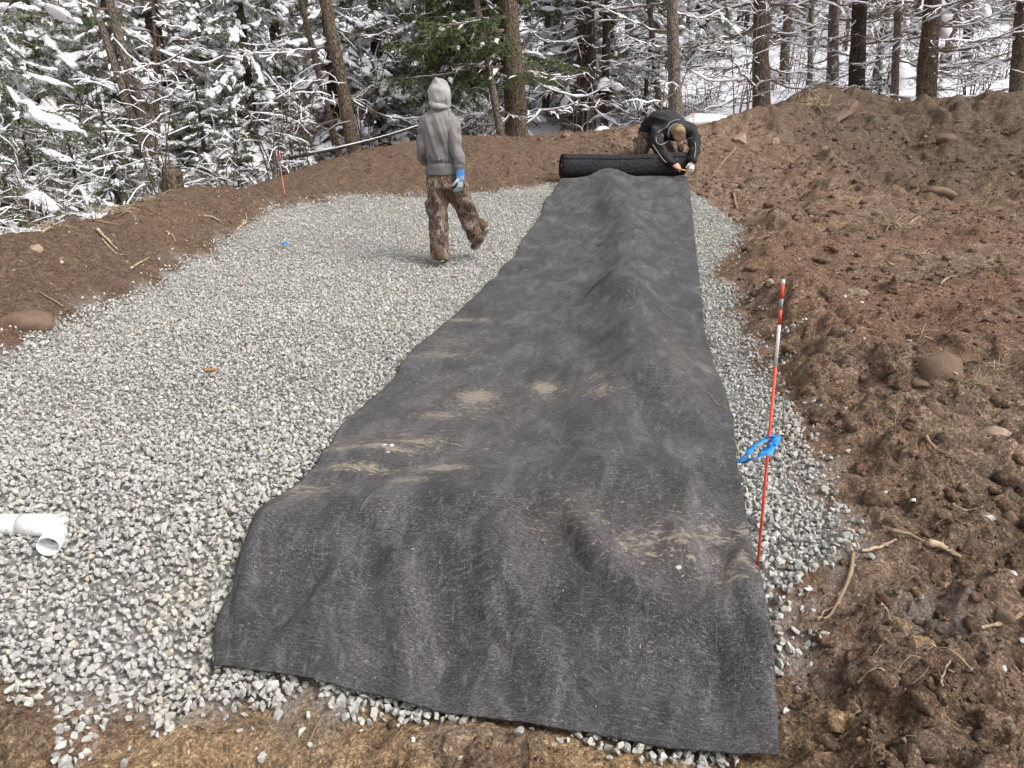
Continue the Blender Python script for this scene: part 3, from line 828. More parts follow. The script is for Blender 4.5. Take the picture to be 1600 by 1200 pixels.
zz = np.where(sdg > .02, zt(px_, py_) + .028 * fbm2(px_ * 2.4, py_ * 2.4, 4, 33) - .012, zsoil(px_, py_) + .010) + lay * .020 + g2.normal(0, .006, n)
tilt = rots(n, g2)
which = np.where(dist < 3.9, g2.integers(0, 26, n), 26 + g2.integers(0, 22, n))
GV, GT, gid = scatter(protN + protF, np.stack([px_, py_, zz], 1), size, tilt, which)
gm = mesh("gravel_stones", GV, GT, None, smooth=False)
tone = np.clip(g2.normal(.5, .22, n), 0, .93); tone[g2.random(n) < .03] = 1.0
attr(gm, "tone", tone[gid])
tag(obj("gravel_stones", gm, M['gravel']), "pale grey crushed stone gravel spread in a wide bed beside the fabric", "gravel", kind='stuff')
print("stones", n, "tris", len(GT))

# ------------------------------------------------------------------ soil clods and fine root fibres
g3 = np.random.default_rng(11)
icoV, icoT = ico(1); ico2V, ico2T = ico(2); ico3V, ico3T = ico(3)
cp = []
for k in range(14):
    cp.append(hull(8, 1.1, g3, (1, g3.uniform(.7, 1), g3.uniform(.6, 1))))
def chipped(V_, g, planes=13, lo=.62, hi=1.0):
    """knock flat facets off a rough ball"""
    D = V_ / np.linalg.norm(V_, axis=1)[:, None]
    N_ = g.normal(size=(planes, 3)); N_ /= np.linalg.norm(N_, axis=1)[:, None]
    h_ = g.uniform(lo, hi, planes); dd = D @ N_.T
    r_ = np.min(np.where(dd > .05, h_ / np.maximum(dd, .05), 9), axis=1)
    return D * np.minimum(r_, 1.12)[:, None]
for k in range(14):
    v = chipped(ico2V, g3) * (1 + .22 * vnoise3(ico2V * 2.3 + k * 7.3, k)[:, None] + .22 * vnoise3(ico2V * 5.3 + k, k + 50)[:, None]); cp.append((v, ico2T))
nc = 68000
r_ = 1.45 + 13.5 * g3.random(nc) ** 1.35; a_ = R(-46) + R(92) * g3.random(nc)
cx, cy = r_ * np.sin(a_), r_ * np.cos(a_)
csd = edge_sd(cx, cy)
dens = np.where(cx > .5, 1.0, .33) * (.25 + .75 * sstep(.35, .6, vnoise2(cx * 1.7, cy * 1.7, 88)))
ok = (csd < -.02) & (g3.random(nc) < dens) & (poly_sd(MATP[::6], cx, cy) < -.01) & (cy < 14)
cx, cy, r_ = cx[ok], cy[ok], r_[ok]
nc = len(cx)
cs = (.0035 + .013 * g3.random(nc) ** 2.6 + np.where(g3.random(nc) < .03, .026 * g3.random(nc), 0)) * (.75 + .10 * r_)
nb = 900
rb_ = 1.6 + 10 * g3.random(nb) ** 1.4; ab_ = R(2) + R(44) * g3.random(nb)
bx, by = rb_ * np.sin(ab_), rb_ * np.cos(ab_); bs = edge_sd(bx, by)
okb = (bs < -.08) & (g3.random(nb) < np.where(bs > -.95, .75, .16)) & (poly_sd(MATP[::6], bx, by) < -.05)
cx = np.concatenate([cx, bx[okb]]); cy = np.concatenate([cy, by[okb]]); r_ = np.concatenate([r_, rb_[okb]])
cs = np.concatenate([cs, (.018 + .040 * g3.random(okb.sum()) ** 1.8) * (.85 + .06 * rb_[okb])]); nc = len(cx)
S3 = cs[:, None] * g3.uniform(.7, 1.25, (nc, 3)) * np.array([1, 1, .75])
CZ = zsoil(cx, cy) + cs * .05
which = np.where(cs > .020, 14 + g3.integers(0, 14, nc), g3.integers(0, 14, nc))
CV, CT, cid = scatter(cp, np.stack([cx, cy, CZ], 1), S3, rots(nc, g3), which)
cm = mesh("soil_clods", CV, CT, None, smooth=True)
def reg(vx, vy):
    fr = sstep(2.0, 1.5, vy) * sstep(1.0, .6, vx)
    return fr
attr(cm, "yellow", np.clip(reg(cx, cy) * .8 + .9 * (g3.random(nc) < .08), 0, 1)[cid]); attr(cm, "red", (g3.random(nc) * .4)[cid]); attr(cm, "dark", np.where(g3.random(nc) < .25, .6, 0)[cid]); attr(cm, "dust", np.where((g3.random(nc) < .015) & (cs < .014), .8, 0)[cid])
tag(obj("soil_clods", cm, M['clod']), "loose crumbly brown clods scattered over the dug banks", "soil clods", kind='stuff')

fb = MB()
nf = 3600
r_ = 1.5 + 13.0 * g3.random(nf) ** 1.35; a_ = R(-42) + R(84) * g3.random(nf)
fx, fy = r_ * np.sin(a_), r_ * np.cos(a_)
fs = edge_sd(fx, fy); mm = poly_sd(MATP[::6], fx, fy)
ok = (fs < -.05) & (mm < -.01) & (fy < 13.8)
for x0, y0, r0 in zip(fx[ok], fy[ok], r_[ok]):
    L = g3.uniform(.03, .13) * (.7 + .09 * r0); a = g3.uniform(0, 2 * math.pi); k = 5
    tt = np.linspace(0, 1, k); bend = g3.normal(0, .9)
    qx = x0 + L * tt * np.cos(a + bend * tt); qy = y0 + L * tt * np.sin(a + bend * tt)
    qz = zsoil(qx, qy) + .004 + .03 * g3.random() * np.sin(tt * math.pi) * L / .1 + g3.uniform(0, .35) * L * tt * (g3.random() < .3)
    rr0 = g3.uniform(.0007, .0016) * (.75 + .13 * r0)
    fb.tube(np.stack([qx, qy, qz], 1), rr0 * np.array([1, 1, .9, .7, .3]), 3, tip=False)
tag(obj("root_fibres", fb.mesh("root_fibres"), M['fibre']), "thin tan root fibres strewn over the turned soil", "root fibres", kind='stuff')

# ------------------------------------------------------------------ trees: boughs, limbs, trunks
g4 = np.random.default_rng(21)
def rotz(a): c, s_ = math.cos(a), math.sin(a); return np.array([[c, -s_, 0], [s_, c, 0], [0, 0, 1.0]])
def roty(a): c, s_ = math.cos(a), math.sin(a); return np.array([[c, 0, s_], [0, 1, 0], [-s_, 0, c]])

def blades(P, D, n_per, ln, wd, g):
    """needle sprays along a twig: thin triangles leaving points P in directions near D"""
    n = len(P) * n_per
    P = np.repeat(P, n_per, 0) + g.normal(0, .006, (n, 3)); D = np.repeat(D, n_per, 0)
    side = g.normal(size=(n, 3)); side -= D * (side * D).sum(1)[:, None]; side /= np.linalg.norm(side, axis=1)[:, None]
    dirn = D * g.uniform(.35, .9, (n, 1)) + side * .75; dirn /= np.linalg.norm(dirn, axis=1)[:, None]
    w = np.cross(dirn, g.normal(size=(n, 3))); w /= np.linalg.norm(w, axis=1)[:, None]
    l = g.uniform(.6, 1.2, (n, 1)) * ln
    V = np.stack([P - w * wd * .5, P + w * wd * .5, P + dirn * l], 1).reshape(-1, 3)
    return V, np.arange(n * 3).reshape(-1, 3)

def make_bough(g, L=1.7, droop=.3, nlat=22, green=1.0, snowy=.6, hang=.35, per=3, blade=(.065, .017)):
    wood, leaf, snow = MB(), MB(), MB()
    t_ = np.linspace(0, 1, 9)
    wob = g.normal(0, .03, 2)
    stem = np.stack([L * t_, L * (wob[0] * np.sin(t_ * 5) + wob[1] * t_), -droop * L * t_ ** 1.4 + .12 * L * t_ ** 3], 1)
    wood.tube(stem, .020 * (1 - t_) * L / 1.7 + .004, 5, tip=False)
    def spot(u): return np.array([np.interp(u, t_, stem[:, i]) for i in range(3)])
    for k in range(nlat):
        u = .08 + .90 * g.random() ** .9
        side = 1 if g.random() < .5 else -1
        ll = (.62 * (1 - u) ** .8 + .10) * L / 1.7 * g.uniform(.4, 1.25)
        a = R(g.uniform(28, 78)) * side
        q = np.linspace(0, 1, 5)
        base = spot(u)
        cv = g.normal(0, .35); zr = g.normal(0, .16)
        lat = base + np.stack([ll * q * np.cos(a + cv * q), ll * q * np.sin(a + cv * q), -hang * g.uniform(.3, 1.7) * ll * q ** 1.5 + zr * ll * q], 1)
        wood.tube(lat, .006 * (1 - q) + .002, 3, tip=False)
        if green > 0 and g.random() < green:
            m = max(3, int(ll / .036))
            qs = np.linspace(.08, 1, m)
            Pp = np.stack([np.interp(qs, q, lat[:, i]) for i in range(3)], 1)
            Dd = np.gradient(Pp, axis=0); Dd /= np.linalg.norm(Dd, axis=1)[:, None]
            leaf.add(*blades(Pp, Dd, per, *blade, g))
            for jj in range(3):
                u2 = g.uniform(.15, .85); b2 = np.array([np.interp(u2, q, lat[:, i]) for i in range(3)])
                a3 = a + g.choice([-1, 1]) * R(g.uniform(25, 65)); l2 = ll * g.uniform(.2, .5)
                q2 = np.linspace(0, 1, max(3, int(l2 / .038)))
                sub = b2 + np.stack([l2 * q2 * math.cos(a3), l2 * q2 * math.sin(a3), -(hang + g.normal(.3, .3)) * l2 * q2], 1)
                Dd = np.gradient(sub, axis=0); Dd /= np.linalg.norm(Dd, axis=1)[:, None] + 1e-9
                leaf.add(*blades(sub, Dd, per, *blade, g))
        else:
            for jj in range(2):
                u2 = g.uniform(.15, .95); b2 = np.array([np.interp(u2, q, lat[:, i]) for i in range(3)])
                a3 = a + g.choice([-1, 1]) * R(g.uniform(25, 65)); l2 = ll * g.uniform(.2, .6)
                sub = b2 + np.array([0, .5, 1.])[:, None] * np.array([l2 * math.cos(a3), l2 * math.sin(a3), g.normal(-.3, .3) * l2])
                wood.tube(sub, [.0034, .0026, .0014], 3, tip=False)
        if g.random() < snowy * .8:
            a_ = g.uniform(0, .55); m = 4; qs = np.linspace(a_, min(1, a_ + g.uniform(.2, .6)), m)
            Pp = np.stack([np.interp(qs, q, lat[:, i]) for i in range(3)], 1)
            w = g.uniform(.014, .052) * np.array([.35, 1, 1, .35]) * g.uniform(.5, 1.5, m)
            Pp[:, 2] += .010 + w * .35; Pp += g.normal(0, .008, Pp.shape)
            snow.tube(Pp, w, 5, flat=.7)
    if snowy > .3:
        for j in range(int(13 * snowy)):
            u = g.uniform(.12, 1.02); c_ = spot(min(u, 1)) + np.array([0, g.normal(0, .20) * (1.1 - u), 0]) * L / 1.7
            slope = math.atan2(-(spot(min(1, u + .1)) - spot(u - .05))[2], .15 * L)
            rr_ = np.array([g.uniform(.07, .22), g.uniform(.05, .125), g.uniform(.03, .062)])
            v = ico2V * (1 + .40 * vnoise3(ico2V * 1.8 + c_ * 30, 5)[:, None] + .22 * vnoise3(ico2V * 4.1 + c_ * 20, 6)[:, None]) * rr_
            snow.add(v @ roty(slope + g.normal(.1, .25)).T @ rotz(g.normal(0, .6)).T + c_ + np.array([0, 0, .01 - abs(c_[1]) * hang * .5]), ico2T)
    if snowy > 0:
        for rep_ in range(2 if snowy > .5 else 1):
            a_ = g.uniform(0.05, .75); b_ = min(1, a_ + g.uniform(.15, .4))
            qs = np.linspace(a_, b_, 6)
            Pp = np.stack([np.interp(qs, t_, stem[:, i]) for i in range(3)], 1)
            w = g.uniform(.03, .075) * np.array([.35, .9, 1.1, 1, .8, .3]) * g.uniform(.6, 1.4, 6) * min(1, snowy * 1.3)
            Pp[:, 2] += .015 + w * .4
            snow.tube(Pp, w, 6, flat=.65)
    return wood.arrays(), leaf.arrays(), snow.arrays()

def make_limb(g, L=1.6, droop=.12, nlat=13, snowy=.8, fine=3):
    """bare dead limb with side twigs, snow lying along its top"""
    wood, snow = MB(), MB()
    n = 10
    t_ = np.linspace(0, 1, n)
    kink = np.cumsum(g.normal(0, .018, (n, 2)), 0) * L
    stem = np.stack([L * t_, kink[:, 0] + .10 * L * g.normal() * t_ ** 2, kink[:, 1] * .8 - droop * L * np.sin(t_ * 2.2) + .14 * L * t_ ** 2.5], 1)
    wood.tube(stem, .017 * (1 - t_) ** .8 + .005, 5, tip=False)
    def snowline(P, wmul):
        m = len(P); w = wmul * g.uniform(.55, 1.35, m); w[0] *= .6; w[-1] *= .3
        Q_ = P.copy(); Q_[:, 2] += w * .55
        snow.tube(Q_, w, 5, flat=.8)
    if snowy > 0:
        k0 = int(g.integers(0, 3)); snowline(stem[k0: n - int(g.integers(1, 3))], .031 * g.uniform(.6, 1.15) * (1 - .4 * t_[k0: n - 1])[: len(stem[k0: n - 1])].mean())
    for k in range(nlat):
        u = .12 + .86 * (k + g.random()) / nlat
        base = np.array([np.interp(u, t_, stem[:, i]) for i in range(3)])
        a = R(g.uniform(25, 60)) * (1 if k % 2 else -1)
        ll = g.uniform(.25, .75) * (1.05 - u * .7) * L / 1.6
        q = np.linspace(0, 1, 6)
        lat = base + np.stack([ll * q * math.cos(a), ll * q * math.sin(a), -.22 * ll * q ** 1.3 + np.cumsum(g.normal(0, .015, 6))], 1)
        lat[0] = base
        wood.tube(lat, .0065 * (1 - q) + .0025, 4, tip=False)
        if g.random() < snowy * .75: snowline(lat[: g.integers(3, 7)], .0165 * g.uniform(.6, 1.4))
        for j in range(fine):
            u2 = g.uniform(.2, .95); b2 = np.array([np.interp(u2, q, lat[:, i]) for i in range(3)])
            a3 = a + g.choice([-1, 1]) * R(g.uniform(30, 60)); l2 = ll * g.uniform(.25, .6)
            q2 = np.linspace(0, 1, 4)
            sub = b2 + np.stack([l2 * q2 * math.cos(a3), l2 * q2 * math.sin(a3), (g.normal(-.3, .25)) * l2 * q2], 1)
            wood.tube(sub, .0035 * (1 - q2) + .0016, 3, tip=False)
            if g.random() < snowy * .45: snowline(sub, .010)
    return wood.arrays(), snow.arrays()

bG = [make_bough(g4, 1.9, .22, 34, 1.0, .14, .45) for _ in range(5)]
bS = [make_bough(g4, 1.6, .50, 26, .80, .85, .50, 3) for _ in range(6)]
bD = [make_bough(g4, 1.7, .30, 22, .5, .62, .40, 3) for _ in range(4)]
bU = [make_bough(g4, 1.5, .35, 10, 1.0, .6, .45, 2, (.11, .035)) for _ in range(4)]
limbs = [make_limb(g4, g4.uniform(1.2, 2.2), g4.uniform(.0, .25), snowy=g4.uniform(.55, .9)) for _ in range(12)]
LIMB = []
for w_, s_ in limbs:
    wm = mesh("limb", *w_); wm.materials.append(M['twig'])
    sm = mesh("snow", *s_); sm.materials.append(M['snow'])
    LIMB.append((wm, sm))

def place(mb, arr, Rm, sc, pos):
    V, T, Q_ = arr
    if len(V): mb.add((V * sc) @ Rm.T + pos, T, Q_)

def make_crown(g, boughs, upper, h0, h1, rad, n, up0=4.6, axis=None, biased=None, sc0=1.0):
    wood, leaf, snow = MB(), MB(), MB()
    for k in range(n):
        f = (k + g.random()) / n
        h = h0 + (h1 - h0) * f
        r = rad * (1 - f * .86) * g.uniform(.75, 1.15)
        if h > up0 + .6 and up0 > 1 and g.random() < .78: continue
        az = k * 2.4 + g.normal(0, .35) if biased is None or g.random() > .6 else biased + g.normal(0, .55)
        B = upper[g.integers(len(upper))] if h > up0 else boughs[g.integers(len(boughs))]
        sc = r / 1.6
        pos = np.array([0, 0, h]) if axis is None else axis(h)
        tw_ = g.normal(0, .3); Rm = rotz(az) @ roty(g.normal(.10, .20) - .25 * f) @ np.array([[1, 0, 0], [0, math.cos(tw_), -math.sin(tw_)], [0, math.sin(tw_), math.cos(tw_)]])
        place(wood, B[0], Rm, sc, pos); place(leaf, B[1], Rm, sc, pos); place(snow, B[2], Rm, sc, pos)
    return wood, leaf, snow

def trunk_mesh(name, P0, P1, r0, length, g, k=12, wander=.02, flare=.35):
    n = 44
    q = np.linspace(0, 1, n) ** 1.25
    d = (P1 - P0) / np.linalg.norm(P1 - P0)
    sx = np.cumsum(g.normal(0, wander, n)) * np.diff(q, prepend=0) * 8; sy = np.cumsum(g.normal(0, wander, n)) * np.diff(q, prepend=0) * 8
    C = q[:, None] * length * d[None] + np.stack([sx, sy, np.zeros(n)], 1) * (q > 0)[:, None]
    rad_ = r0 * (1 - .72 * q) * (1 + flare * np.exp(-q * length / .28))
    mb = MB(); mb.tube(C, rad_, k)
    V, T, Q_ = mb.arrays()
    cen = np.stack([np.interp(V[:, 2], C[:, 2], C[:, i]) for i in range(3)], 1)
    ra = V - cen; rl = np.linalg.norm(ra, axis=1)[:, None] + 1e-6
    V = V + ra / rl * (r0 * .10 * vnoise3(V * np.array([9, 9, 2.5]) + 3, 5) + r0 * .07 * vnoise3(V * np.array([25, 25, 7]), 6))[:, None]
    me = mesh(name, V, T, Q_)
    return me, lambda h: np.array([np.interp(h, C[:, 2], C[:, i]) for i in range(3)])

def add_limbs(root, axis, g, hs, r, azs=None, sc=(.7, 1.15)):
    for i, h in enumerate(hs):
        wm, sm = LIMB[int(g.integers(len(LIMB)))]
        az = g.uniform(0, 2 * math.pi) if azs is None else azs[i]
        p = axis(h)
        o = bpy.data.objects.new("limb", wm); COL.objects.link(o); o.parent = root
        o.location = p + np.array([math.cos(az), math.sin(az), 0]) * r * .6
        o.rotation_euler = (g.normal(0, .25), g.normal(-.05, .16), az)
        s_ = g.uniform(*sc); o.scale = (s_, s_, s_)
        sn = bpy.data.objects.new("snow", sm); COL.objects.link(sn); sn.parent = o
        sn["kind"] = "stuff"

def copy_tree(o, parent=None):
    c_ = o.copy(); COL.objects.link(c_)
    if parent is not None: c_.parent = parent
    for ch in list(o.children): copy_tree(ch, c_)
    return c_

def stuff_part(name, mb, m, root):
    if not mb.n: return
    o = obj(name, mb.mesh(name), m, root); o["kind"] = "stuff"
    return o

# --- prototypes of crowns (mesh data shared by all copies)
def proto_tree(name, g, boughs, upper, h0, h1, rad, n, r0, bark, leafm, up0=4.2):
    root = empty(name)
    me, axis = trunk_mesh("trunk", np.array([0, 0, 0.]), np.array([g.normal(0, .02), g.normal(0, .02), 1.]), r0, h1 * .99, g)
    obj("trunk", me, bark, root)
    w_, l_, s_ = make_crown(g, boughs, upper, h0, h1, rad, n, up0)
    stuff_part("branches", w_, M['twig'], root); stuff_part("foliage", l_, leafm, root); stuff_part("snow", s_, M['snow'], root)
    return root
spA = proto_tree("snowy_spruce", g4, bS, bU, .25, 8.0, 2.0, 74, .13, M['bark_dark'], M['needle_dark'])
spB = proto_tree("snowy_spruce", g4, bS + bD, bU, .5, 9.5, 2.3, 78, .16, M['bark_dark'], M['needle_dark'])
spC = proto_tree("dark_spruce", g4, bD, bU, .4, 9.0, 2.2, 80, .17, M['bark_dark'], M['needle_dark'])
spD = proto_tree("young_spruce", g4, bS[:3] + bG[:1], bS, .12, 2.2, .95, 30, .05, M['bark_dark'], M['needle'], 9)

# bare shrub prototypes
def proto_shrub(g, n=9, h=2.2, spread=.5):
    root = empty("bare_shrub")
    w_, s_ = MB(), MB()
    for k in range(n):
        az = g.uniform(0, 2 * math.pi); ln = h * g.uniform(.6, 1.1); lean = g.uniform(.05, spread)
        q = np.linspace(0, 1, 8)
        st = np.stack([math.cos(az) * lean * ln * q ** 1.4, math.sin(az) * lean * ln * q ** 1.4, ln * q * (1 - .25 * lean * q)], 1) + np.array([g.normal(0, .15), g.normal(0, .15), 0])
        st += np.cumsum(g.normal(0, .012, (8, 3)), 0)
        w_.tube(st, .011 * (1 - q) + .003, 4, tip=False)
        for j in range(9):
            u = g.uniform(.2, .98); b = np.array([np.interp(u, q, st[:, i]) for i in range(3)])
            a2_ = g.uniform(0, 2 * math.pi); l2 = g.uniform(.2, .7); q2 = np.linspace(0, 1, 5)
            tw_ = b + np.stack([math.cos(a2_) * l2 * q2, math.sin(a2_) * l2 * q2, l2 * (g.uniform(-.15, .9) * q2 - g.uniform(0, .5) * q2 ** 2)], 1) + np.cumsum(g.normal(0, .030, (5, 3)), 0) * q2[:, None]
            w_.tube(tw_, .005 * (1 - q2) + .002, 3, tip=False)
            if g.random() < .42:
                sn = tw_.copy(); w = g.uniform(.005, .012) * np.array([.5, 1.1, .8, 1.1, .4]); sn[:, 2] += w * .6
                s_.tube(sn, w, 4)
    stuff_part("twigs", w_, M['twig'], root); stuff_part("snow", s_, M['snow'], root)
    return root
shr = [proto_shrub(g4, 9, 2.1, .5), proto_shrub(g4, 7, 2.8, .35), proto_shrub(g4, 12, 1.3, .9)]

used_proto = set()
def plant(proto, px, d, sc, label, cat, group, name=None, rz=None, sink=.1):
    b = at(px, 200, d); zz_ = float(zsnow(np.array([b[0]]), np.array([b[1]]))[0])
    o = proto if id(proto) not in used_proto else copy_tree(proto)
    used_proto.add(id(proto))
    o.location = (b[0], b[1], zz_ - sink)
    o.rotation_euler = (random.uniform(-.03, .03), random.uniform(-.03, .03), random.uniform(0, 6.28) if rz is None else rz)
    o.scale = (sc, sc, sc * random.uniform(.95, 1.08))
    if name: o.name = name
    tag(o, label, cat, group)
    for k in ("label", "category", "group"): pass
    return o

GW = "snowy spruces standing behind the banks"
plant(spA, -70, 8.6, 1.0, "snow-heavy spruce closest to the reddish bank, boughs sweeping low", "spruce tree", GW)
plant(spB, 70, 13.0, 1.0, "snowy spruce between the nearest drooping spruce and the twin leaning trunks", "spruce tree", GW)
plant(spC, 268, 14.8, 1.05, "dark brown-twigged spruce just behind the twin leaning trunks", "spruce tree", "dark spruces")
plant(spA, 392, 13.6, .9, "snow-covered spruce behind the low bank past the old stump", "spruce tree", GW)
plant(spB, 455, 16.5, .95, "snowy spruce behind the thin leaning trunk", "spruce tree", GW)
plant(spA, 600, 16.8, 1.1, "snowy spruce whose white boughs hang between the thick leaning trunk and the hooded worker", "spruce tree", GW)
plant(spC, 690, 17.0, 1.05, "dark spruce rising behind the head of the hooded worker", "spruce tree", "dark spruces")
plant(spB, 160, 18.5, 1.05, "tall snowy spruce seen between the two leaning trunks and the edge wood", "spruce tree", GW)
plant(spC, 905, 18.5, 1.0, "dark spruce behind the pair of dark trunks near the fabric roll", "spruce tree", "dark spruces")
plant(spD, 238, 10.6, .62, "small green fir capped with snow beside the stump on the bank", "young fir", "young firs along the bank")
plant(spD, 100, 9.8, .62, "small bushy fir low behind the reddish bank", "young fir", "young firs along the bank")
plant(spD, -40, 8.0, .7, "bushy low fir at the foot of the nearest drooping spruce", "young fir", "young firs along the bank")
plant(spD, 40, 8.8, .8, "low fir weighed down with snow behind the reddish bank, beside the bushy one", "young fir", "young firs along the bank")
plant(spD, 165, 10.4, .75, "low fir between the reddish bank and the old stump", "young fir", "young firs along the bank")
plant(spD, 310, 12.4, .9, "fir with drooping snow just past the old stump", "young fir", "young firs along the bank")
plant(spA, 15, 10.8, .62, "half-grown snowy spruce crowding behind the low firs of the reddish bank", "spruce tree", GW)
plant(spB, 200, 13.6, .6, "half-grown snowy spruce at the foot of the twin leaning trunks", "spruce tree", GW)
plant(spA, 330, 14.8, .75, "half-grown snowy spruce between the old stump and the pink flag", "spruce tree", GW)
plant(spB, 525, 16, .8, "half-grown snowy spruce behind the foot of the thick leaning trunk", "spruce tree", GW)
plant(spD, 365, 12.2, .8, "small fir with snow clumps behind the bank, near the pink flag", "young fir", "young firs along the bank")
plant(spD, 455, 12.9, .7, "small fir poking up between the pink flag and thick leaning trunk", "young fir", "young firs along the bank")
plant(spD, 1005, 17.5, 1.2, "small snowy fir beyond the kneeling worker", "young fir", "young firs along the bank")
plant(spD, 1375, 17.5, 1.0, "small snow-rounded fir between the dark trunk and slim grey trunk", "young fir", "young firs along the bank")
for k in range(36):
    px = -350 + 2300 * (k + .5 * g4.random()) / 36
    d = float(g4.choice([20, 23, 27, 32, 38])) + g4.uniform(-1.5, 1.5)
    pr = [spA, spB, spA, spA][int(g4.integers(4))]
    if px > 950: d = max(d, 24)
    plant(pr, px, d, g4.uniform(.85, 1.3), "snow-dusted spruce in the crowded wood on the far slope", "spruce tree", "spruces in the far wood", name="far_spruce")
for k in range(72):
    px = -150 + 1950 * (k + g4.random()) / 52 if k < 52 else -120 + 760 * (k - 52 + g4.random()) / 20
    crest = float(np.interp(px, [p[0] for p in CRPX], [p[2] for p in CRPX]))
    d = crest + (g4.uniform(1.2, 7.0) if k < 52 else g4.uniform(.7, 3.5))
    plant(shr[k % 3], px, d, g4.uniform(.7, 1.15) if k < 52 else g4.uniform(.3, .62), "bare snow-dusted shrub tangled among the trunks behind the banks", "shrub", "bare shrubs behind the banks")

# --- individual trunks seen in front
def trunk_tree(name, base, top, d, wpx, bark, label, cat, hs=(), azs=None, length=9.0, group=None, lsc=(.7, 1.1), crown=True, wander=.02, root=None, sink=.55):
    P0 = at(*base, d); P1 = atY(top[0], top[1], P0[1])
    r0 = wpx / F * d * .5
    dirn = (P1 - P0) / np.linalg.norm(P1 - P0)
    P0 = P0 - dirn * sink
    new = root is None
    if new: root = empty(name, tuple(P0), label, cat, group)
    off = P0 - np.array(root.location)
    me, axis = trunk_mesh("trunk", P0, P1, r0, length, g4, wander=wander)
    o = obj("trunk", me, bark, root, loc=tuple(off))
    if len(hs): add_limbs(root, lambda h: axis(h) + off, g4, hs, r0, azs, lsc)
    if crown:
        w_, l_, s_ = make_crown(g4, bU, bU, length * .52, length * .97, 1.8, 16, 0, axis)
        stuff_part("branches", w_, M['twig'], root); stuff_part("foliage", l_, M['needle_dark'], root); stuff_part("snow", s_, M['snow'], root)
    return root, axis, P0

GT_ = "bare-limbed conifer trunks along the bank"
def hlist(a, b, n): return list(np.linspace(a, b, n) + g4.normal(0, .08, n))
def lat_az(n, lr=.5):
    return [(math.pi if g4.random() < lr else 0) + g4.normal(0, .55) for _ in range(n)]
tw_root, axA, _ = trunk_tree("leaning_birch", (226, 232), (132, -30), 12.0, 15, M['bark_grey'], "twin leaning grey trunks forking from one base behind the low bank", "tree", hlist(1.2, 4.2, 7), lat_az(7), 7.5, crown=False)
trunk_tree("", (236, 228), (166, -30), 12.0, 17, M['bark_grey'], None, None, hlist(1.6, 4.0, 5), lat_az(5), 7.5, crown=False, root=tw_root)
trunk_tree("sapling", (249, 222), (237, -20), 11.8, 7, M['bark'], "thin straight sapling right beside the twin leaning trunks", "tree", hlist(1.0, 3.8, 9), lat_az(9), 6.0, lsc=(.35, .7), crown=False)
trunk_tree("leaning_tree", (530, 245), (466, -20), 13.6, 12, M['bark'], "slim leaning brown trunk in front of the snowy spruces", "tree", hlist(1.4, 4.0, 7), lat_az(7), 7.5, crown=False, lsc=(.5, .9))
trunk_tree("leaning_tree", (556, 243), (505, -20), 13.2, 23, M['bark'], "thick leaning brown trunk with a long snowy side branch", "tree", [1.2, 1.55, 2.0, 2.35, 2.7, 3.1, 3.5], [math.pi, .3, math.pi - .15, math.pi + .2, 0, math.pi, .2], 9, crown=False, lsc=(.8, 1.3))
sr, axS, P0 = trunk_tree("green_spruce", (809, 218), (791, -20), 14.0, 36, M['bark'], "green-needled spruce with a stout trunk behind the bank centre", "spruce tree", hlist(.8, 2.6, 12), None, 10, crown=False, lsc=(.8, 1.35))
w_, l_, s_ = MB(), MB(), MB()
for k in range(46):
    h = 1.7 + 3.3 * g4.random() if k < 34 else g4.uniform(5, 9.5)
    az = math.pi + g4.normal(0, .75) if (k < 26 and h > 2.2) else g4.uniform(0, 6.28)
    B = bG[int(g4.integers(5))] if h < 5 else bU[int(g4.integers(4))]
    sc = (g4.uniform(.85, 1.5) if h < 5 else 1.5 * (10.3 - h) / 5) * (.75 if abs(az - math.pi) > 1.2 else 1)
    Rm = rotz(az) @ roty(g4.normal(.02, .12))
    for mb_, part in zip((w_, l_, s_), B): place(mb_, part, Rm, sc, axS(h))
stuff_part("branches", w_, M['twig'], sr); stuff_part("foliage", l_, M['needle'], sr); stuff_part("snow", s_, M['snow'], sr)
trunk_tree("thin_conifer", (784, 218), (742, -20), 13.4, 13, M['bark_grey'], "thin leaning trunk close beside the stout green spruce", "tree", hlist(.9, 3.2, 8), None, 7.5, crown=False, lsc=(.5, .9))
trunk_tree("dark_trunk_conifer", (906, 205), (917, -20), 16.5, 22, M['bark_dark'], "short-limbed dark trunk, wider of the close dark pair behind the roll", "tree", hlist(.9, 3.4, 10), None, 9)
trunk_tree("dark_trunk_conifer", (926, 203), (925, -20), 16.2, 13, M['bark_dark'], "slim dark trunk touching its wider dark neighbour behind the roll", "tree", hlist(.9, 3.4, 7), None, 8)
trunk_tree("dark_trunk_conifer", (944, 203), (953, -20), 16.8, 15, M['bark_dark'], "dark trunk standing alone just past the close dark pair", "tree", hlist(.9, 3.4, 8), None, 8)
trunk_tree("thin_conifer", (1031, 190), (1016, -20), 17.0, 11, M['bark'], "slim trunk directly behind the bent back of the kneeling worker", "tree", hlist(.8, 3.4, 8), None, 8, crown=False)
trunk_tree("bare_conifer", (1057, 192), (1050, -20), 14.4, 21, M['bark_grey'], "pale brown trunk rising behind the cap of the kneeling worker", "tree", hlist(.8, 3.6, 11), lat_az(11, .7), 10)
trunk_tree("bare_conifer", (1190, 172), (1189, -20), 14.8, 28, M['bark_red'], "reddish trunk with many long snowy limbs where the mound begins to rise", "tree", hlist(.55, 3.7, 20), lat_az(20, .65), 10, lsc=(.8, 1.3))
trunk_tree("thin_conifer", (1265, 150), (1267, -20), 17.0, 9, M['bark_grey'], "thinnest grey trunk behind the grassy top of the mound", "tree", hlist(.8, 3.4, 9), None, 8, crown=False, lsc=(.5, .9))
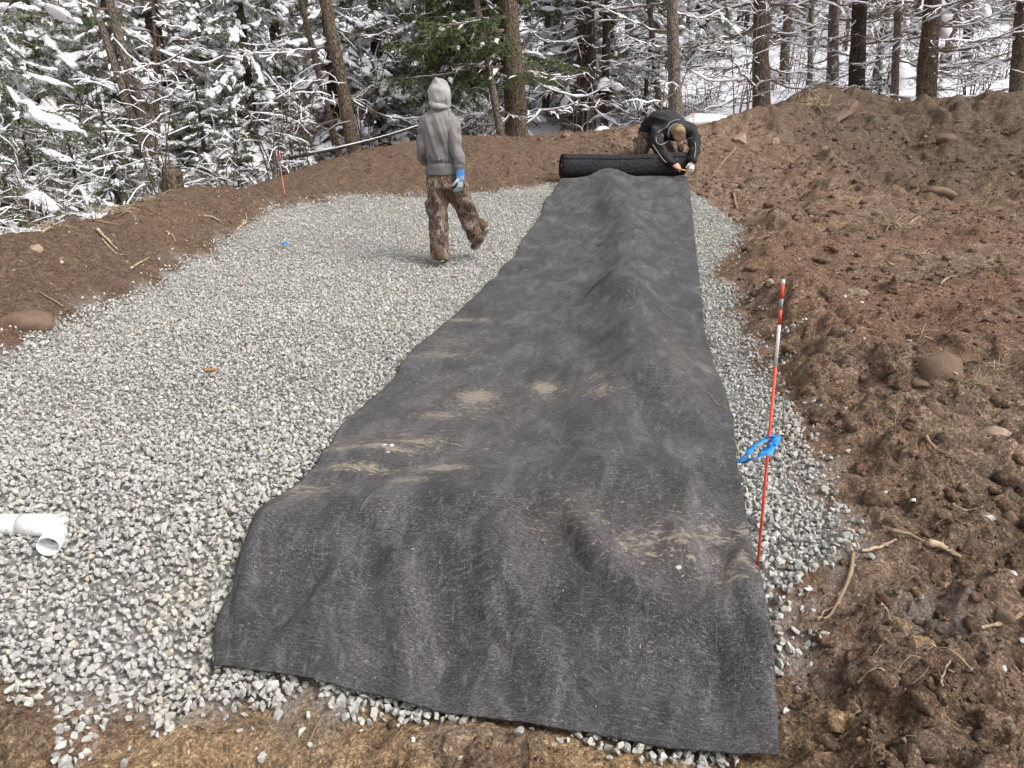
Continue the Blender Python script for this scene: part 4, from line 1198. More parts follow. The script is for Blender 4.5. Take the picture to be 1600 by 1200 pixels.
trunk_tree("bare_conifer", (1300, 150), (1304, -20), 16.2, 19, M['bark_grey'], "grey trunk behind the grass-topped mound, beside a darker trunk", "tree", hlist(.6, 3.6, 13), None, 9)
trunk_tree("bare_conifer", (1338, 152), (1344, -20), 15.4, 25, M['bark_dark'], "dark trunk behind the split log on the mound crest", "tree", hlist(.6, 3.6, 15), lat_az(15, .4), 10)
trunk_tree("thin_conifer", (1397, 172), (1407, -20), 15.0, 13, M['bark_grey'], "slim pale trunk above the snowy gap in the mound crest", "tree", hlist(.6, 3.6, 10), None, 8, crown=False, lsc=(.6, 1))
trunk_tree("bare_conifer", (1446, 165), (1460, -20), 14.4, 30, M['bark_red'], "thick reddish trunk with snow clumps next to the snowy gap in the mound crest", "tree", hlist(.5, 3.7, 20), lat_az(20, .25), 10, lsc=(.8, 1.35))
trunk_tree("bare_conifer", (1510, 160), (1516, -20), 19.0, 17, M['bark_dark'], "dark trunk set back behind the highest limb-hung snow clumps", "tree", hlist(.6, 3.8, 12), None, 9)
trunk_tree("bare_conifer", (1588, 172), (1601, -20), 13.8, 24, M['bark_red'], "outermost brown trunk beside the darkest part of the mound", "tree", hlist(.5, 3.6, 18), lat_az(18, .75), 10, lsc=(.8, 1.3))
for k in range(34):
    px = 830 + 860 * (k + g4.random()) / 34 if k < 26 else 20 + 780 * (k - 26 + g4.random()) / 8
    d = g4.uniform(18, 32)
    b = at(px, 190, d); zz_ = float(zsnow(np.array([b[0]]), np.array([b[1]]))[0])
    root = empty("far_conifer", (b[0], b[1], zz_ - .1), "slender bare-limbed trunk in the crowded far wood", "tree", "slender trunks in the far wood")
    me, axis = trunk_mesh("trunk", np.zeros(3), np.array([g4.normal(0, .05), g4.normal(0, .05), 1]), g4.uniform(.06, .15), 9, g4, k=8)
    obj("trunk", me, [M['bark'], M['bark_dark'], M['bark_grey']][k % 3], root)
    add_limbs(root, axis, g4, hlist(.7, 5.0, 11), .08, None, (.8, 1.4))

# snow clumps caught on limbs by the thick reddish trunk
def snow_lump(name, p, r, label, group):
    v = ico2V * (1 + .42 * vnoise3(ico2V * 1.8 + p[0] * 7, 3)[:, None] + .28 * vnoise3(ico2V * 4.2 + p[1], 4)[:, None]) * np.array(r)
    return tag(obj(name, mesh(name, v, ico2T, None), M['snow'], loc=tuple(p)), label, "snow clump", group)
for px, py, d, r, lab in [(1476, 24, 14.1, (.17, .13, .11), "big clump of snow caught on limbs of the thick reddish trunk, upper one"), (1474, 48, 14.0, (.14, .12, .13), "clump of snow hanging just below the big one by the thick reddish trunk"),
                          (1540, 18, 14.6, (.13, .12, .12), "snow clump on limbs between thick reddish trunk and outermost trunk"), (1345, 45, 15.0, (.17, .14, .06), "flat snow cap on a limb in front of the dark trunk"),
                          (1408, 115, 16.5, (.24, .2, .30), "rounded snow-covered hump behind the slim pale trunk"), (1010, 112, 18, (.12, .1, .2), "small peaked snow clump beyond the pale brown trunk")]:
    snow_lump("snow_clump", at(px, py, d), r, lab, "snow clumps on limbs")
for k, (px, dd, r) in enumerate([(1110, .6, (.5, .35, .2)), (1000, .7, (.35, .2, .1)), (945, .9, (.2, .2, .15)), (1395, .45, (.4, .3, .12)), (1560, .6, (.5, .3, .15)), ]):
    crest = float(np.interp(px, [p[0] for p in CRPX], [p[2] for p in CRPX]))
    b = at(px, 200, crest + dd); zz_ = float(zsnow(np.array([b[0]]), np.array([b[1]]))[0])
    snow_lump("snow_mound", (b[0], b[1], zz_ + .06), r, "smooth mound of snow lying just behind the crest of the bank", "snow mounds behind the bank")

# stump
sp_ = at(266, 298, 9.4)
root = empty("tree_stump", (sp_[0], sp_[1], sp_[2] - .25), "dark weathered tree stump standing at the crest of the low bank", "stump")
mb = MB(); q = np.linspace(0, 1, 16); mb.tube(np.stack([.06 * q, 0 * q, .50 * q], 1), .135 * (1 + .3 * np.exp(-q * 5)) * (1 - .08 * q), 14)
V_, T_, Q_ = mb.arrays(); V_ = V_ + (V_ - np.array([.03, 0, .25])) * np.array([1, 1, 0]) * (.16 * vnoise3(V_ * np.array([16, 16, 4]), 5) + .1 * vnoise3(V_ * np.array([40, 40, 9]), 6))[:, None]
V_[:, 2] += .06 * vnoise3(V_ * 14, 9) * (V_[:, 2] > .4)
obj("bark", mesh("bark", V_, T_, Q_), M['bark_red'], root)
mb = MB(); mb.tube([(0.06, 0, .49), (.06, 0, .525)], [.10, .085], 12)
obj("cut_face", mb.mesh("cut_face"), M['bark_grey'], root)

# fallen pole
p0, p1 = at(452, 247, 11.7), at(690, 185, 13.2)
mb = MB(); q = np.linspace(0, 1, 9); PP = p0 + q[:, None] * (p1 - p0) + np.stack([q * 0, q * 0, -.06 * np.sin(q * 3.1)], 1)
mb.tube(PP - p0, .026 - .008 * q, 7)
root = empty("fallen_pole", tuple(p0), "thin bare pole leaning from the bank towards the hooded worker's shoulder", "pole")
obj("pole", mb.mesh("pole"), M['bark_dark'], root)
mb = MB(); mb.tube(PP[1:] - p0 + np.array([0, 0, .022]), .006 + .009 * g4.random(8), 5, flat=.7)
obj("snow", mb.mesh("snow"), M['snow'], root)["kind"] = "stuff"

# ------------------------------------------------------------------ rocks, logs, roots, tufts on the soil
g5 = np.random.default_rng(5)
def rock(px, py, wpx, hpx, label, m='rock', flat=1.0, name="rock", group="rocks in the soil", angular=False, rz=0.0):
    p = gpt(px, py + hpx * .3); d = float(np.linalg.norm(p - np.array([0, 0, H])))
    a, b = wpx / F * d * .5, hpx / F * d * .6
    if angular:
        v, t_ = hull(16, 1.0, g5)
        sm = False
    else:
        v, t_ = chipped(ico3V, g5, 17, .72, 1.0) * (1 + .05 * vnoise3(ico3V * 2.3 + px, 3)[:, None] + .035 * vnoise3(ico3V * 7 + py, 6)[:, None]), ico3T; sm = True
    v = v * np.array([a, a * .8, b]) @ rotz(rz).T
    tag(obj(name, mesh(name, v, t_, None, sm), M[m], loc=(p[0], p[1], p[2] - b * .12)), label, "rock", group)
for a in [(1353, 439, 62, 34, "large pale wedge-shaped rock lying on the slope beyond the top of the red stake", 'rock_pale', 1, "rock", "rocks in the soil", True, .3),
          (1463, 597, 56, 46, "largest rounded brown rock half buried halfway down the slope"), (1464, 554, 26, 20, "small round rock just above the largest rounded rock"),
          (1434, 615, 26, 9, "thin flat stone below the largest rounded rock"), (1458, 637, 22, 12, "small flat stone straight under the largest rounded rock"), (1454, 657, 24, 18, "rounded stone second below the largest rounded rock"),
          (1561, 661, 36, 18, "pale flat rock near the edge of the slope", 'rock_pale'), (1578, 796, 22, 18, "brown rock above the squarish pale stone"), (1542, 811, 26, 18, "squarish pale stone low on the slope", 'rock_pale', 1, "rock", "rocks in the soil", True),
          (1190, 456, 30, 10, "flat shale piece lying beside the red stake, upper of two", 'rock_pale', 1, "rock", "rocks in the soil", True), (1203, 466, 26, 12, "flat shale piece lying beside the red stake, lower of two", 'rock_pale', 1, "rock", "rocks in the soil", True),
          (1478, 210, 26, 12, "flat grey stone on the far dark mound"), (1160, 205, 36, 30, "slanted pale slab on the rise near the kneeling worker", 'rock_pale', 1, "rock", "rocks in the soil", True, .6), (1213, 206, 20, 18, "upright pale chunk on the far rise", 'rock_pale', 1, "rock", "rocks in the soil", True),
          (1290, 216, 12, 10, "small tan pebble on the far rise", 'rock_pale'), (1115, 290, 20, 14, "rounded clod-like rock at the corner of the fabric"), (1470, 292, 40, 16, "tan smooth rock partly buried in the upper slope"), (42, 497, 74, 30, "broad brown boulder low in the reddish bank beside the gravel", 'rock'),
          (1585, 470, 30, 20, "dark rock near the slope edge level with the stake top"), (1560, 985, 30, 22, "dark stone low on the near slope"), (55, 382, 20, 10, "small pale stone on top of the reddish bank", 'rock_pale')]:
    rock(*a)
for px, py, lab in [(1322, 640, "a"), (1250, 655, "b"), (1383, 852, ""), (1425, 790, ""), (1312, 560, ""), (1345, 552, ""), (1275, 495, ""), (1420, 535, ""), (1540, 830, ""), (1575, 918, ""), (1555, 1088, ""), (1262, 925, ""), (1226, 1112, ""), (1200, 440, ""), (1186, 487, ""), (1040, 870, ""), (1062, 889, ""), (1068, 893, "")]:
    pass
def pebble(px, py, r, label, group, onmat=False):
    p = on_ground(px, py, .05) if onmat else gpt(px, py)
    if onmat:
        i = np.argmin((xf - p[0]) ** 2 + (yf - p[1]) ** 2); p = np.array([xf[i], yf[i], Z.ravel()[i] + .008])
    v, t_ = hull(13, r, g5, (1, .8, .65))
    tag(obj("pebble", mesh("pebble", v, t_, None, False), M['gravel'] if onmat else M['peb'], loc=(p[0], p[1], p[2] + r * .3)), label, "stone", group)
t = NT('pebble', 0.85, 0.25); t.color(t.ramp(t.noise(40, 4, 0.6), [(0.3, (0.36, 0.36, 0.35)), (0.7, (0.60, 0.59, 0.57))])).bump(t.noise(90, 4, .6), .3, .004); M['peb'] = t.m
STRAY = [(1322, 640, "beside the clods level with the ribbon knot"), (1250, 655, "on the earth just past the ribbon loop"), (1383, 852, "between the pale root and the stout pale stick"), (1425, 790, "on the slope above the stout pale stick"), (1312, 560, "among the clods beside the white band of the stake, nearer one"), (1345, 552, "among the clods beside the white band of the stake, further one"), (1275, 495, "next to the upper red of the stake"),
         (1420, 535, "above the largest rounded rock"), (1540, 830, "just under the squarish pale stone"), (1575, 918, "beyond the short thick root piece"), (1555, 1088, "by the forked twig on the near slope"), (1262, 925, "just off the gravel tip"), (1226, 1112, "touching the side of the fabric near its corner"), (1200, 440, "by the shale pieces at the stake top"), (1186, 487, "under the shale pieces"), (1345, 480, "below the large wedge-shaped rock")]
for px, py, lab in STRAY:
    pebble(px, py, .016 + .006 * g5.random(), "stray pale stone " + lab, "stray gravel stones on the soil")
M['gravel_plain'] = M['peb']
for (px, py, r, lab) in [(600, 703, .017, "pale stone in the small cluster on the muddy smear, biggest"), (612, 699, .013, "pale stone beside the biggest one in the cluster on the muddy smear"), (608, 707, .011, "pale stone in the small cluster on the muddy smear, lowest"), (1062, 888, .013, "small pale stone on the fabric near the stake foot"), (1068, 893, .009, "tiny pale stone touching another on the fabric near the stake foot"), (1137, 843, .008, "tiny dark pebble on the fabric beside the stake")]:
    p = on_ground(px, py, .05)
    i = np.argmin((xf - p[0]) ** 2 + (yf - p[1]) ** 2)
    v, t_ = hull(13, r, g5, (1, .8, .65))
    tag(obj("pebble", mesh("pebble", v, t_, None, False), M['peb'] if r > .0085 else M['rock'], loc=(xf[i], yf[i], Z.ravel()[i] + .006 + r * .4)), lab, "stone", "stones lying on the fabric")

def rootlet(pts, rpx, label, m='root', name="root", group="roots and sticks on the soil", lift=.012, branch=0):
    P = np.array([gpt(*p) for p in pts]); P[:, 2] += lift
    P = catmull(P, 14); P[:, 2] = np.maximum(P[:, 2], zsoil(P[:, 0], P[:, 1]) + .002)
    P[1:-1] += g5.normal(0, .004, (12, 3)); P[1:-1] = (P[:-2] + P[1:-1] * 2 + P[2:]) / 4; P[1:-1] = (P[:-2] + P[1:-1] * 2 + P[2:]) / 4
    d = float(np.linalg.norm(P[0] - np.array([0, 0, H]))); r = rpx / F * d * .5
    mb = MB(); c_ = P[0].copy()
    mb.tube(P - c_, r * np.linspace(1, .45, 14) * (1 + .15 * g5.normal(size=14)), 6)
    tag(obj(name, mb.mesh(name), M[m], loc=tuple(c_)), label, "root" if name == "root" else "stick", group)
for a in [([(1333, 865), (1325, 915), (1300, 965), (1283, 985)], 6, "long dark brown root curving down from the gravel tip", 'root'),
          ([(1345, 863), (1370, 860), (1398, 853)], 6, "pale root lying level beside the gravel tip", 'root_pale'), ([(1392, 838), (1420, 850), (1445, 858)], 6, "dark thin root leading to the pale stick", 'root'),
          ([(1446, 857), (1470, 868), (1500, 875)], 11, "stout pale stick on the near slope", 'root_pale', "stick"), ([(1600, 985), (1560, 998), (1515, 1010)], 9, "brown stick jutting out over the near slope", 'root_pale', "stick"),
          ([(1470, 916), (1490, 915), (1510, 916)], 12, "short thick brown root piece lying level", 'root', "stick"), ([(1330, 830), (1336, 845), (1343, 862)], 5, "short yellowish root above the gravel tip", 'root_pale'),
          ([(1368, 980), (1378, 990), (1392, 1010)], 5, "small curled pale root", 'root_pale'), ([(1320, 1105), (1350, 1108), (1378, 1125), (1380, 1140)], 4, "thin looping root near the fabric corner", 'root_pale'),
          ([(1453, 1140), (1455, 1120), (1465, 1105)], 4, "small hooked pale root far down the near slope", 'root_pale'), ([(1500, 1110), (1470, 1085), (1450, 1070)], 4, "forked thin brown twig far down the near slope", 'root'),
          ([(1275, 985), (1285, 965), (1310, 955)], 4, "pale hair root looping off the long dark root", 'root_pale'), ([(1445, 690), (1460, 700), (1475, 705)], 5, "thin dark twig on the slope below the round rocks", 'root'),
          ([(1490, 780), (1510, 788), (1535, 795)], 5, "grey twig on the slope near the squarish stone", 'root_pale'), ([(1580, 1040), (1590, 1060), (1600, 1075)], 5, "bent root at the slope edge", 'root'),
          ([(152, 358), (165, 370), (183, 386)], 5, "pale stout root sticking from the face of the low bank", 'root_pale'), ([(160, 372), (180, 395), (195, 398)], 3, "thin pale root under the stout root in the low bank", 'root_pale'),
          ([(205, 428), (222, 415), (235, 408)], 4, "root lying at the foot of the low bank", 'root_pale'), ([(310, 335), (330, 342), (345, 350)], 3, "straight thin root in the bank", 'root_pale'),
          ([(370, 362), (385, 345), (385, 338)], 3, "small forked root near the gravel edge", 'root_pale'), ([(140, 340), (150, 348), (188, 350)], 3, "arched rootlet at the crest of the low bank", 'root'),
          ([(260, 360), (270, 368), (275, 378)], 3, "hooked rootlet mid bank", 'root_pale'), ([(65, 362), (75, 355), (85, 358)], 4, "pale stub on the reddish bank", 'root_pale'),
          ([(100, 485), (75, 470), (60, 455)], 3, "faint root on the reddish bank", 'root'), ([(1420, 345), (1432, 335), (1442, 322)], 4, "thin upright twig beside the dry grass clump", 'root_pale'),
          ([(1150, 230), (1125, 255), (1110, 280)], 2.5, "dark root running down beside the fabric corner", 'root'), ([(1146, 300), (1150, 315), (1152, 325)], 4, "short upright root stub by the far gravel edge", 'root'),
          ([(1470, 445), (1480, 435), (1495, 432)], 3, "thin tan stem on the upper slope", 'root_pale'), ([(1310, 545), (1350, 530), (1370, 532)], 4, "thin root low above the clods", 'root')]:
    rootlet(*a)
# white thread-like root on the fabric
mb = MB(); L = [(1105, 628), (1118, 640), (1128, 642), (1137, 645)]
P = []
for px, py in L:
    p = on_ground(px, py, .04); i = np.argmin((xf - p[0]) ** 2 + (yf - p[1]) ** 2); P.append((xf[i], yf[i], Z.ravel()[i] + .010))
P = catmull(np.array(P), 12); mb.tube(P - P[0], .0022, 4)
tag(obj("root", mb.mesh("root"), M['root_pale'], loc=tuple(P[0])), "pale thread-like root lying on the edge of the fabric", "root", "roots and sticks on the soil")

def tuft(px, py, wpx, n, label, h=.10):
    p = gpt(px, py); d = float(np.linalg.norm(p - np.array([0, 0, H]))); w = wpx / F * d * .5
    mb = MB()
    for k in range(n):
        a = g5.uniform(0, 6.28); L = h * g5.uniform(.6, 1.7); b = g5.uniform(0, 6.28); q = np.linspace(0, 1, 5)
        o_ = np.array([w * .55 * g5.normal() * .6, w * .55 * g5.normal() * .6, 0])
        el = g5.uniform(-.1, .9)
        st = o_ + np.stack([L * q * math.cos(a) * math.cos(el), L * q * math.sin(a) * math.cos(el), L * q * math.sin(el) - L * .9 * q ** 2 * g5.uniform(.1, .8) + .02], 1)
        dz_ = zsoil(st[:, 0] + p[0], st[:, 1] + p[1]) - p[2]
        st[:, 2] = np.maximum(st[:, 2], dz_ + .004) 
        mb.tube(st, .0030 * (d / 6) * np.array([1, 1, .8, .6, .2]), 3, tip=False)
    tag(obj("dry_grass", mb.mesh("dry_grass"), M['straw'], loc=tuple(p)), label, "dry grass", "dry grass clumps in the soil")
for a in [(1395, 345, 60, 120, "largest clump of dry straw-coloured grass on the upper slope", .20), (1425, 385, 50, 60, "smaller dry grass clump just below the largest one", .16), (1275, 158, 70, 120, "matted dry grass on the crest of the mound", .22), (1525, 600, 50, 46, "sparse dry grass beside the largest rounded rock", .10),
          (1430, 510, 40, 30, "wispy dry grass a little above the small round rock", .09), (185, 325, 90, 70, "dry grass fringe on the crest of the low bank", .16), (240, 300, 60, 50, "dry grass at the foot of the stump", .14), (80, 350, 60, 34, "dry grass wisps on top of the reddish bank", .12), (1560, 560, 50, 30, "scattered dry stems near the slope edge", .09), (1370, 560, 30, 20, "few dry stems among the clods", .07)]:
    tuft(a[0], a[1], a[2], a[3], a[4], a[5])

# split log lying on the mound crest
P0, P1 = gpt(1292, 190), gpt(1338, 150)
P1[2] += .10
mb = MB(); q = np.linspace(0, 1, 9)
PP = P0 + q[:, None] * (P1 - P0)
mb.tube(PP - P0, .15 * np.array([.5, .8, 1, 1, 1.05, .95, 1, .8, .45]), 6, flat=.38)
V_, T_, Q_ = mb.arrays(); V_ = V_ + .045 * np.stack([vnoise3(V_ * 7, 1), vnoise3(V_ * 7, 2), vnoise3(V_ * 7, 3)], 1); V_[:, 2] -= .07
t = NT('split_wood', .9, .2); t.color(t.ramp(t.noise(6, 5, .65, vec=t.mapping((4, 4, 1))), [(.3, (.08, .052, .038)), (.7, (.19, .13, .10))])).bump(t.noise(20, 4, .6), .5, .01)
tag(obj("split_log", mesh("split_log", V_, T_, Q_, False), t.m, loc=tuple(P0)), "reddish split log poking up through the crest of the mound", "log")

# ------------------------------------------------------------------ marker stakes
def stake(name, base, top, d0, d1, r, label, bands, group="marker stakes around the bed"):
    A_ = at(*base, d0) if d0 else gpt(*base); B_ = at(*top, d1)
    root = empty(name, tuple(A_), label, "marker stake", group)
    D = B_ - A_
    for nm, f0, f1, mt, k in bands:
        mb = MB(); mb.tube([D * f0, D * (f0 * .5 + f1 * .5), D * f1], r * k, 10)
        obj(nm, mb.mesh(nm), M[mt], root)
    return root, A_, D
base = gpt(1183, 893); dB = base[1] / (CP - (893 - 600) / F * SP)
topd = (base[1] + .03) / (CP - (437 - 600) / F * SP)
root, A_, D = stake("marker_stake", (1183, 897), (1224, 437), None, topd, .0054, "tall red and white rod with a blue ribbon beside the fabric",
                    [("rod", -.04, .741, 'red', .95), ("white_band", .741, .868, 'white_band', .97), ("red_band", .868, .914, 'red', 1.0), ("clip_ring", .914, .945, 'steel', 1.12), ("rod_tip", .945, .985, 'red', 1.05), ("end_cap", .985, 1.0, 'white_band', 1.1)])
def ribbon(root, pts, w, name="ribbon", m='blue', th=.0006, up=None):
    P = catmull(np.array(pts), 22); n = len(P)
    T = np.gradient(P, axis=0); T /= np.linalg.norm(T, axis=1)[:, None]
    up = np.array([.15, .25, .95]) if up is None else np.array(up)
    S_ = np.cross(T, np.cross(up, T)); S_ /= np.linalg.norm(S_, axis=1)[:, None]
    tw_ = math.pi / 2 + np.linspace(-.25, .35, n) + .30 * np.sin(np.linspace(0, 9, n)) + .22 * np.sin(np.linspace(0, 31, n))
    N_ = np.cross(T, S_)
    W = S_ * np.cos(tw_)[:, None] + N_ * np.sin(tw_)[:, None]
    U = np.cross(T, W)
    wv = (w * (1 + .12 * np.sin(np.linspace(0, 14, n))))[:, None] * .5
    V_ = np.stack([P - W * wv - U * th, P + W * wv - U * th, P + W * wv + U * th, P - W * wv + U * th], 1).reshape(-1, 3)
    i = np.arange(n - 1)[:, None] * 4; j = np.arange(4)[None]; j2 = (j + 1) % 4
    Q_ = np.stack([i + j, i + j2, i + 4 + j2, i + 4 + j], -1).reshape(-1, 4)
    Q_ = np.concatenate([Q_, [[0, 3, 2, 1], [(n - 1) * 4 + k for k in range(4)]]])
    return obj(name, mesh(name, V_ , None, Q_, True), M[m], root)
def rp(px, py, dd=0): return at(px, py, np.interp(py, [437, 893], [topd, dB]) + dd) - A_
ribbon(root, [rp(1203, 683, -.012), rp(1180, 696, -.05), rp(1165, 712, -.07), rp(1150, 722, -.08)], .022)
ribbon(root, [rp(1203, 682, -.012), rp(1213, 683, -.03), rp(1202, 703, -.06), rp(1180, 716, -.08), rp(1150, 723, -.085)], .034)
mb = MB(); mb.tube([rp(1200, 686), rp(1203, 677)], .0095, 8)
obj("ribbon_knot", mb.mesh("ribbon_knot"), M['blue'], root)

root, A2_, D2 = stake("marker_stake", (449, 328), (436, 248), 8.8, 9.6, .0055, "thin orange rod with a faded pink flag on the bank by the gravel edge", [("rod", -.05, 1.0, 'orange', 1.0)])
def rel(px, py, d): return at(px, py, d) - A2_
ribbon(root, [rel(436, 252, 9.55), rel(433, 244, 9.5), rel(432, 238, 9.5)], .035, m='pink'); ribbon(root, [rel(436, 252, 9.55), rel(438, 246, 9.5), rel(437, 240, 9.5)], .03, m='pink')
ribbon(root, [rel(436, 256, 9.55), rel(438, 264, 9.5), rel(434, 267, 9.5)], .022, m='blue')
root, A2_, D2 = stake("marker_stake", (1084, 232), (1083, 172), 11.9, 12.6, .009, "thin orange rod with a hanging blue ribbon behind the kneeling worker", [("rod", -.2, 1.0, 'orange', 1.0)])
ribbon(root, [rel(1083, 196, 12.2), rel(1086, 203, 12.1), rel(1087, 211, 12.05)], .085, m='blue', up=(1, 0, .2))

# blue scrap on the gravel
p = on_ground(441, 388); root0 = empty("ribbon_scrap", (p[0], p[1], p[2] + .035), "small scrap of blue ribbon lying on the gravel", "ribbon scrap")
ribbon(root0, [(-.055, -.02, 0), (-.02, 0, .02), (.02, .01, .008), (.06, .035, .02)], .05, name="strip")

# brown leaves on the gravel
t = NT('leaf', .8, .2); t.color(t.mix(t.objrand(), (.14, .075, .04), (.26, .16, .09))); M['leaf'] = t.m
for px, py, s_, lab in [(330, 590, .04, "curled brown leaf among the pale stones, nearest to the pipe"), (710, 440, .035, "curled brown leaf on the gravel below the hooded worker"), (378, 453, .03, "curled brown leaf on the gravel under the blue scrap"), (627, 575, .03, "curled brown leaf touching the fabric edge")]:
    p = on_ground(px, py)
    gx_, gy_ = np.meshgrid(np.linspace(-1, 1, 7), np.linspace(-1, 1, 5)); wdt = np.sqrt(np.clip(1 - gx_ ** 2 * .95, 0, 1))
    V_ = np.stack([gx_ * s_, gy_ * wdt * s_ * .55, .25 * s_ * gx_ ** 2 + .5 * s_ * gy_ ** 2 * wdt], -1).reshape(-1, 3)
    i = np.arange(4)[:, None] * 7 + np.arange(6)[None]; Q_ = np.stack([i, i + 1, i + 8, i + 7], -1).reshape(-1, 4)
    o = tag(obj("leaf", mesh("leaf", V_ @ rotz(px).T, None, Q_), M['leaf'], loc=(p[0], p[1], p[2] + .035)), lab, "leaf", "brown leaves on the gravel")
    md = o.modifiers.new("thickness", 'SOLIDIFY'); md.thickness = .0015

# ------------------------------------------------------------------ white drain pipe with tee
pc = on_ground(79, 836); pl = on_ground(-120, 838)
root = empty("drain_pipe", (pc[0], pc[1], pc[2] + .018), "white plastic drain pipe half sunk in gravel, open tee facing forward", "pipe")
pr = .040
axp = np.array([-1, .06, -.012]); axp /= np.linalg.norm(axp)
mb = MB(); q = np.linspace(-.026, 2.2, 16)
def hollow(mb, P, ro, ri, k=28):
    """open pipe with wall thickness"""
    P = np.asarray(P, float); n = len(P); T = (P[-1] - P[0]) / np.linalg.norm(P[-1] - P[0])
    a = np.cross(T, [0, 0, 1.0]); a /= np.linalg.norm(a); b = np.cross(a, T)
    th = np.arange(k) * 2 * math.pi / k; ring = np.cos(th)[:, None] * a + np.sin(th)[:, None] * b
    V_ = np.concatenate([p + ring * r for p, r in zip(P, np.broadcast_to(ro, n))] + [p + ring * r for p, r in zip(P[::-1], np.broadcast_to(ri, n)[::-1])])
    m = 2 * n; i = np.arange(m)[:, None] * k; i2 = ((np.arange(m) + 1) % m)[:, None] * k; j = np.arange(k)[None]; j2 = (j + 1) % k
    mb.add(V_, None, np.stack([i + j, i + j2, i2 + j2, i2 + j], -1).reshape(-1, 4))
hollow(mb, [axp * x + np.array([0, .03, .006]) for x in q], pr, pr - .004)
obj("pipe_run", mb.mesh("pipe_run"), M['pipe'], root)
mb = MB(); hollow(mb, [axp * x + np.array([0, .03, .006]) for x in (-.030, .06, .13)], pr + .004, pr + .0005)
obj("tee_sleeve", mb.mesh("tee_sleeve"), M['pipe'], root)
br = np.array([.20, -.93, -.04]); br /= np.linalg.norm(br)
o0 = np.array([.030, .0, -.004])
mb = MB(); hollow(mb, [o0 + br * .0, o0 + br * .048], [pr * .93] * 2, [pr * .75] * 2); obj("branch_neck", mb.mesh("branch_neck"), M['fitting'], root)
mb = MB(); hollow(mb, [o0 + br * .030, o0 + br * .048, o0 + br * .098], [pr * .95, pr * 1.0, pr * 1.0], [pr * .93, pr * .93, pr * .93]); obj("branch_socket", mb.mesh("branch_socket"), M['fitting'], root)
t = NT('bore_shade', .9, .1); t.color((.05, .05, .055))
mb = MB(); mb.tube([axp * -.024 + np.array([0, .03, .006]), axp * -.020 + np.array([0, .03, .006])], pr - .0035, 24); obj('end_plug', mb.mesh('end_plug'), M['pipe'], root)
mb = MB(); mb.tube([o0 + br * -.002, o0 + br * .004], pr * .74, 24); obj("bore_shade_disc", mb.mesh("bore_shade_disc"), t.m, root)  # dark disc across the branch bore; its colour stands in for shade inside

# ------------------------------------------------------------------ people
def sweep(mb, P, a, b=None, side=(1, 0, 0), k=18, cap=True, ends=1.0):
    """tapered body tube with elliptic sections; a across SIDE, b the other way; rounded ends"""
    P = np.asarray(P, float); n = len(P); a = np.broadcast_to(np.asarray(a, float), (n,)).copy(); b = a.copy() if b is None else np.broadcast_to(np.asarray(b, float), (n,)).copy()
    m = max(n * 4, 9); tt = np.linspace(0, n - 1, m)
    P = catmull(P, m) if n > 2 else np.stack([np.interp(tt, np.arange(n), P[:, i]) for i in range(3)], 1)
    a = np.interp(tt, np.arange(n), a); b = np.interp(tt, np.arange(n), b)
    T = np.gradient(P, axis=0); T /= np.linalg.norm(T, axis=1)[:, None]
    if cap:
        f = np.array([.95, .8, .5, .12])
        hgt = np.sqrt(1 - f ** 2)
        e0, e1 = min(a[0], b[0]) * ends, min(a[-1], b[-1]) * ends
        P = np.concatenate([P[0] - T[0] * (e0 * hgt[::-1])[:, None], P, P[-1] + T[-1] * (e1 * hgt)[:, None]])
        a = np.concatenate([a[0] * f[::-1], a, a[-1] * f]); b = np.concatenate([b[0] * f[::-1], b, b[-1] * f])
        T = np.concatenate([np.repeat(T[:1], 4, 0), T, np.repeat(T[-1:], 4, 0)])
    S_ = np.array(side, float)[None] - T * (T @ np.array(side, float))[:, None]
    S_ /= np.linalg.norm(S_, axis=1)[:, None] + 1e-9
    B_ = np.cross(T, S_)
    th = np.arange(k) * 2 * math.pi / k
    V_ = (P[:, None] + a[:, None, None] * np.cos(th)[None, :, None] * S_[:, None] + b[:, None, None] * np.sin(th)[None, :, None] * B_[:, None]).reshape(-1, 3)
    n = len(P); i = np.arange(n - 1)[:, None] * k; j = np.arange(k)[None]; j2 = (j + 1) % k
    Q_ = np.stack([i + j, i + j2, i + k + j2, i + k + j], -1).reshape(-1, 4)
    V_ = np.concatenate([V_, P[:1], P[-1:]]); jj = np.arange(k)
    T_ = np.concatenate([np.stack([np.full(k, n * k), (jj + 1) % k, jj], -1), np.stack([np.full(k, n * k + 1), (n - 1) * k + jj, (n - 1) * k + (jj + 1) % k], -1)])
    mb.add(V_, T_, Q_)

def ellipsoid(mb, c, r, rot=None):
    v = ico2V * np.array(r)
    if rot is not None: v = v @ np.asarray(rot).T
    mb.add(v + np.asarray(c), ico2T)

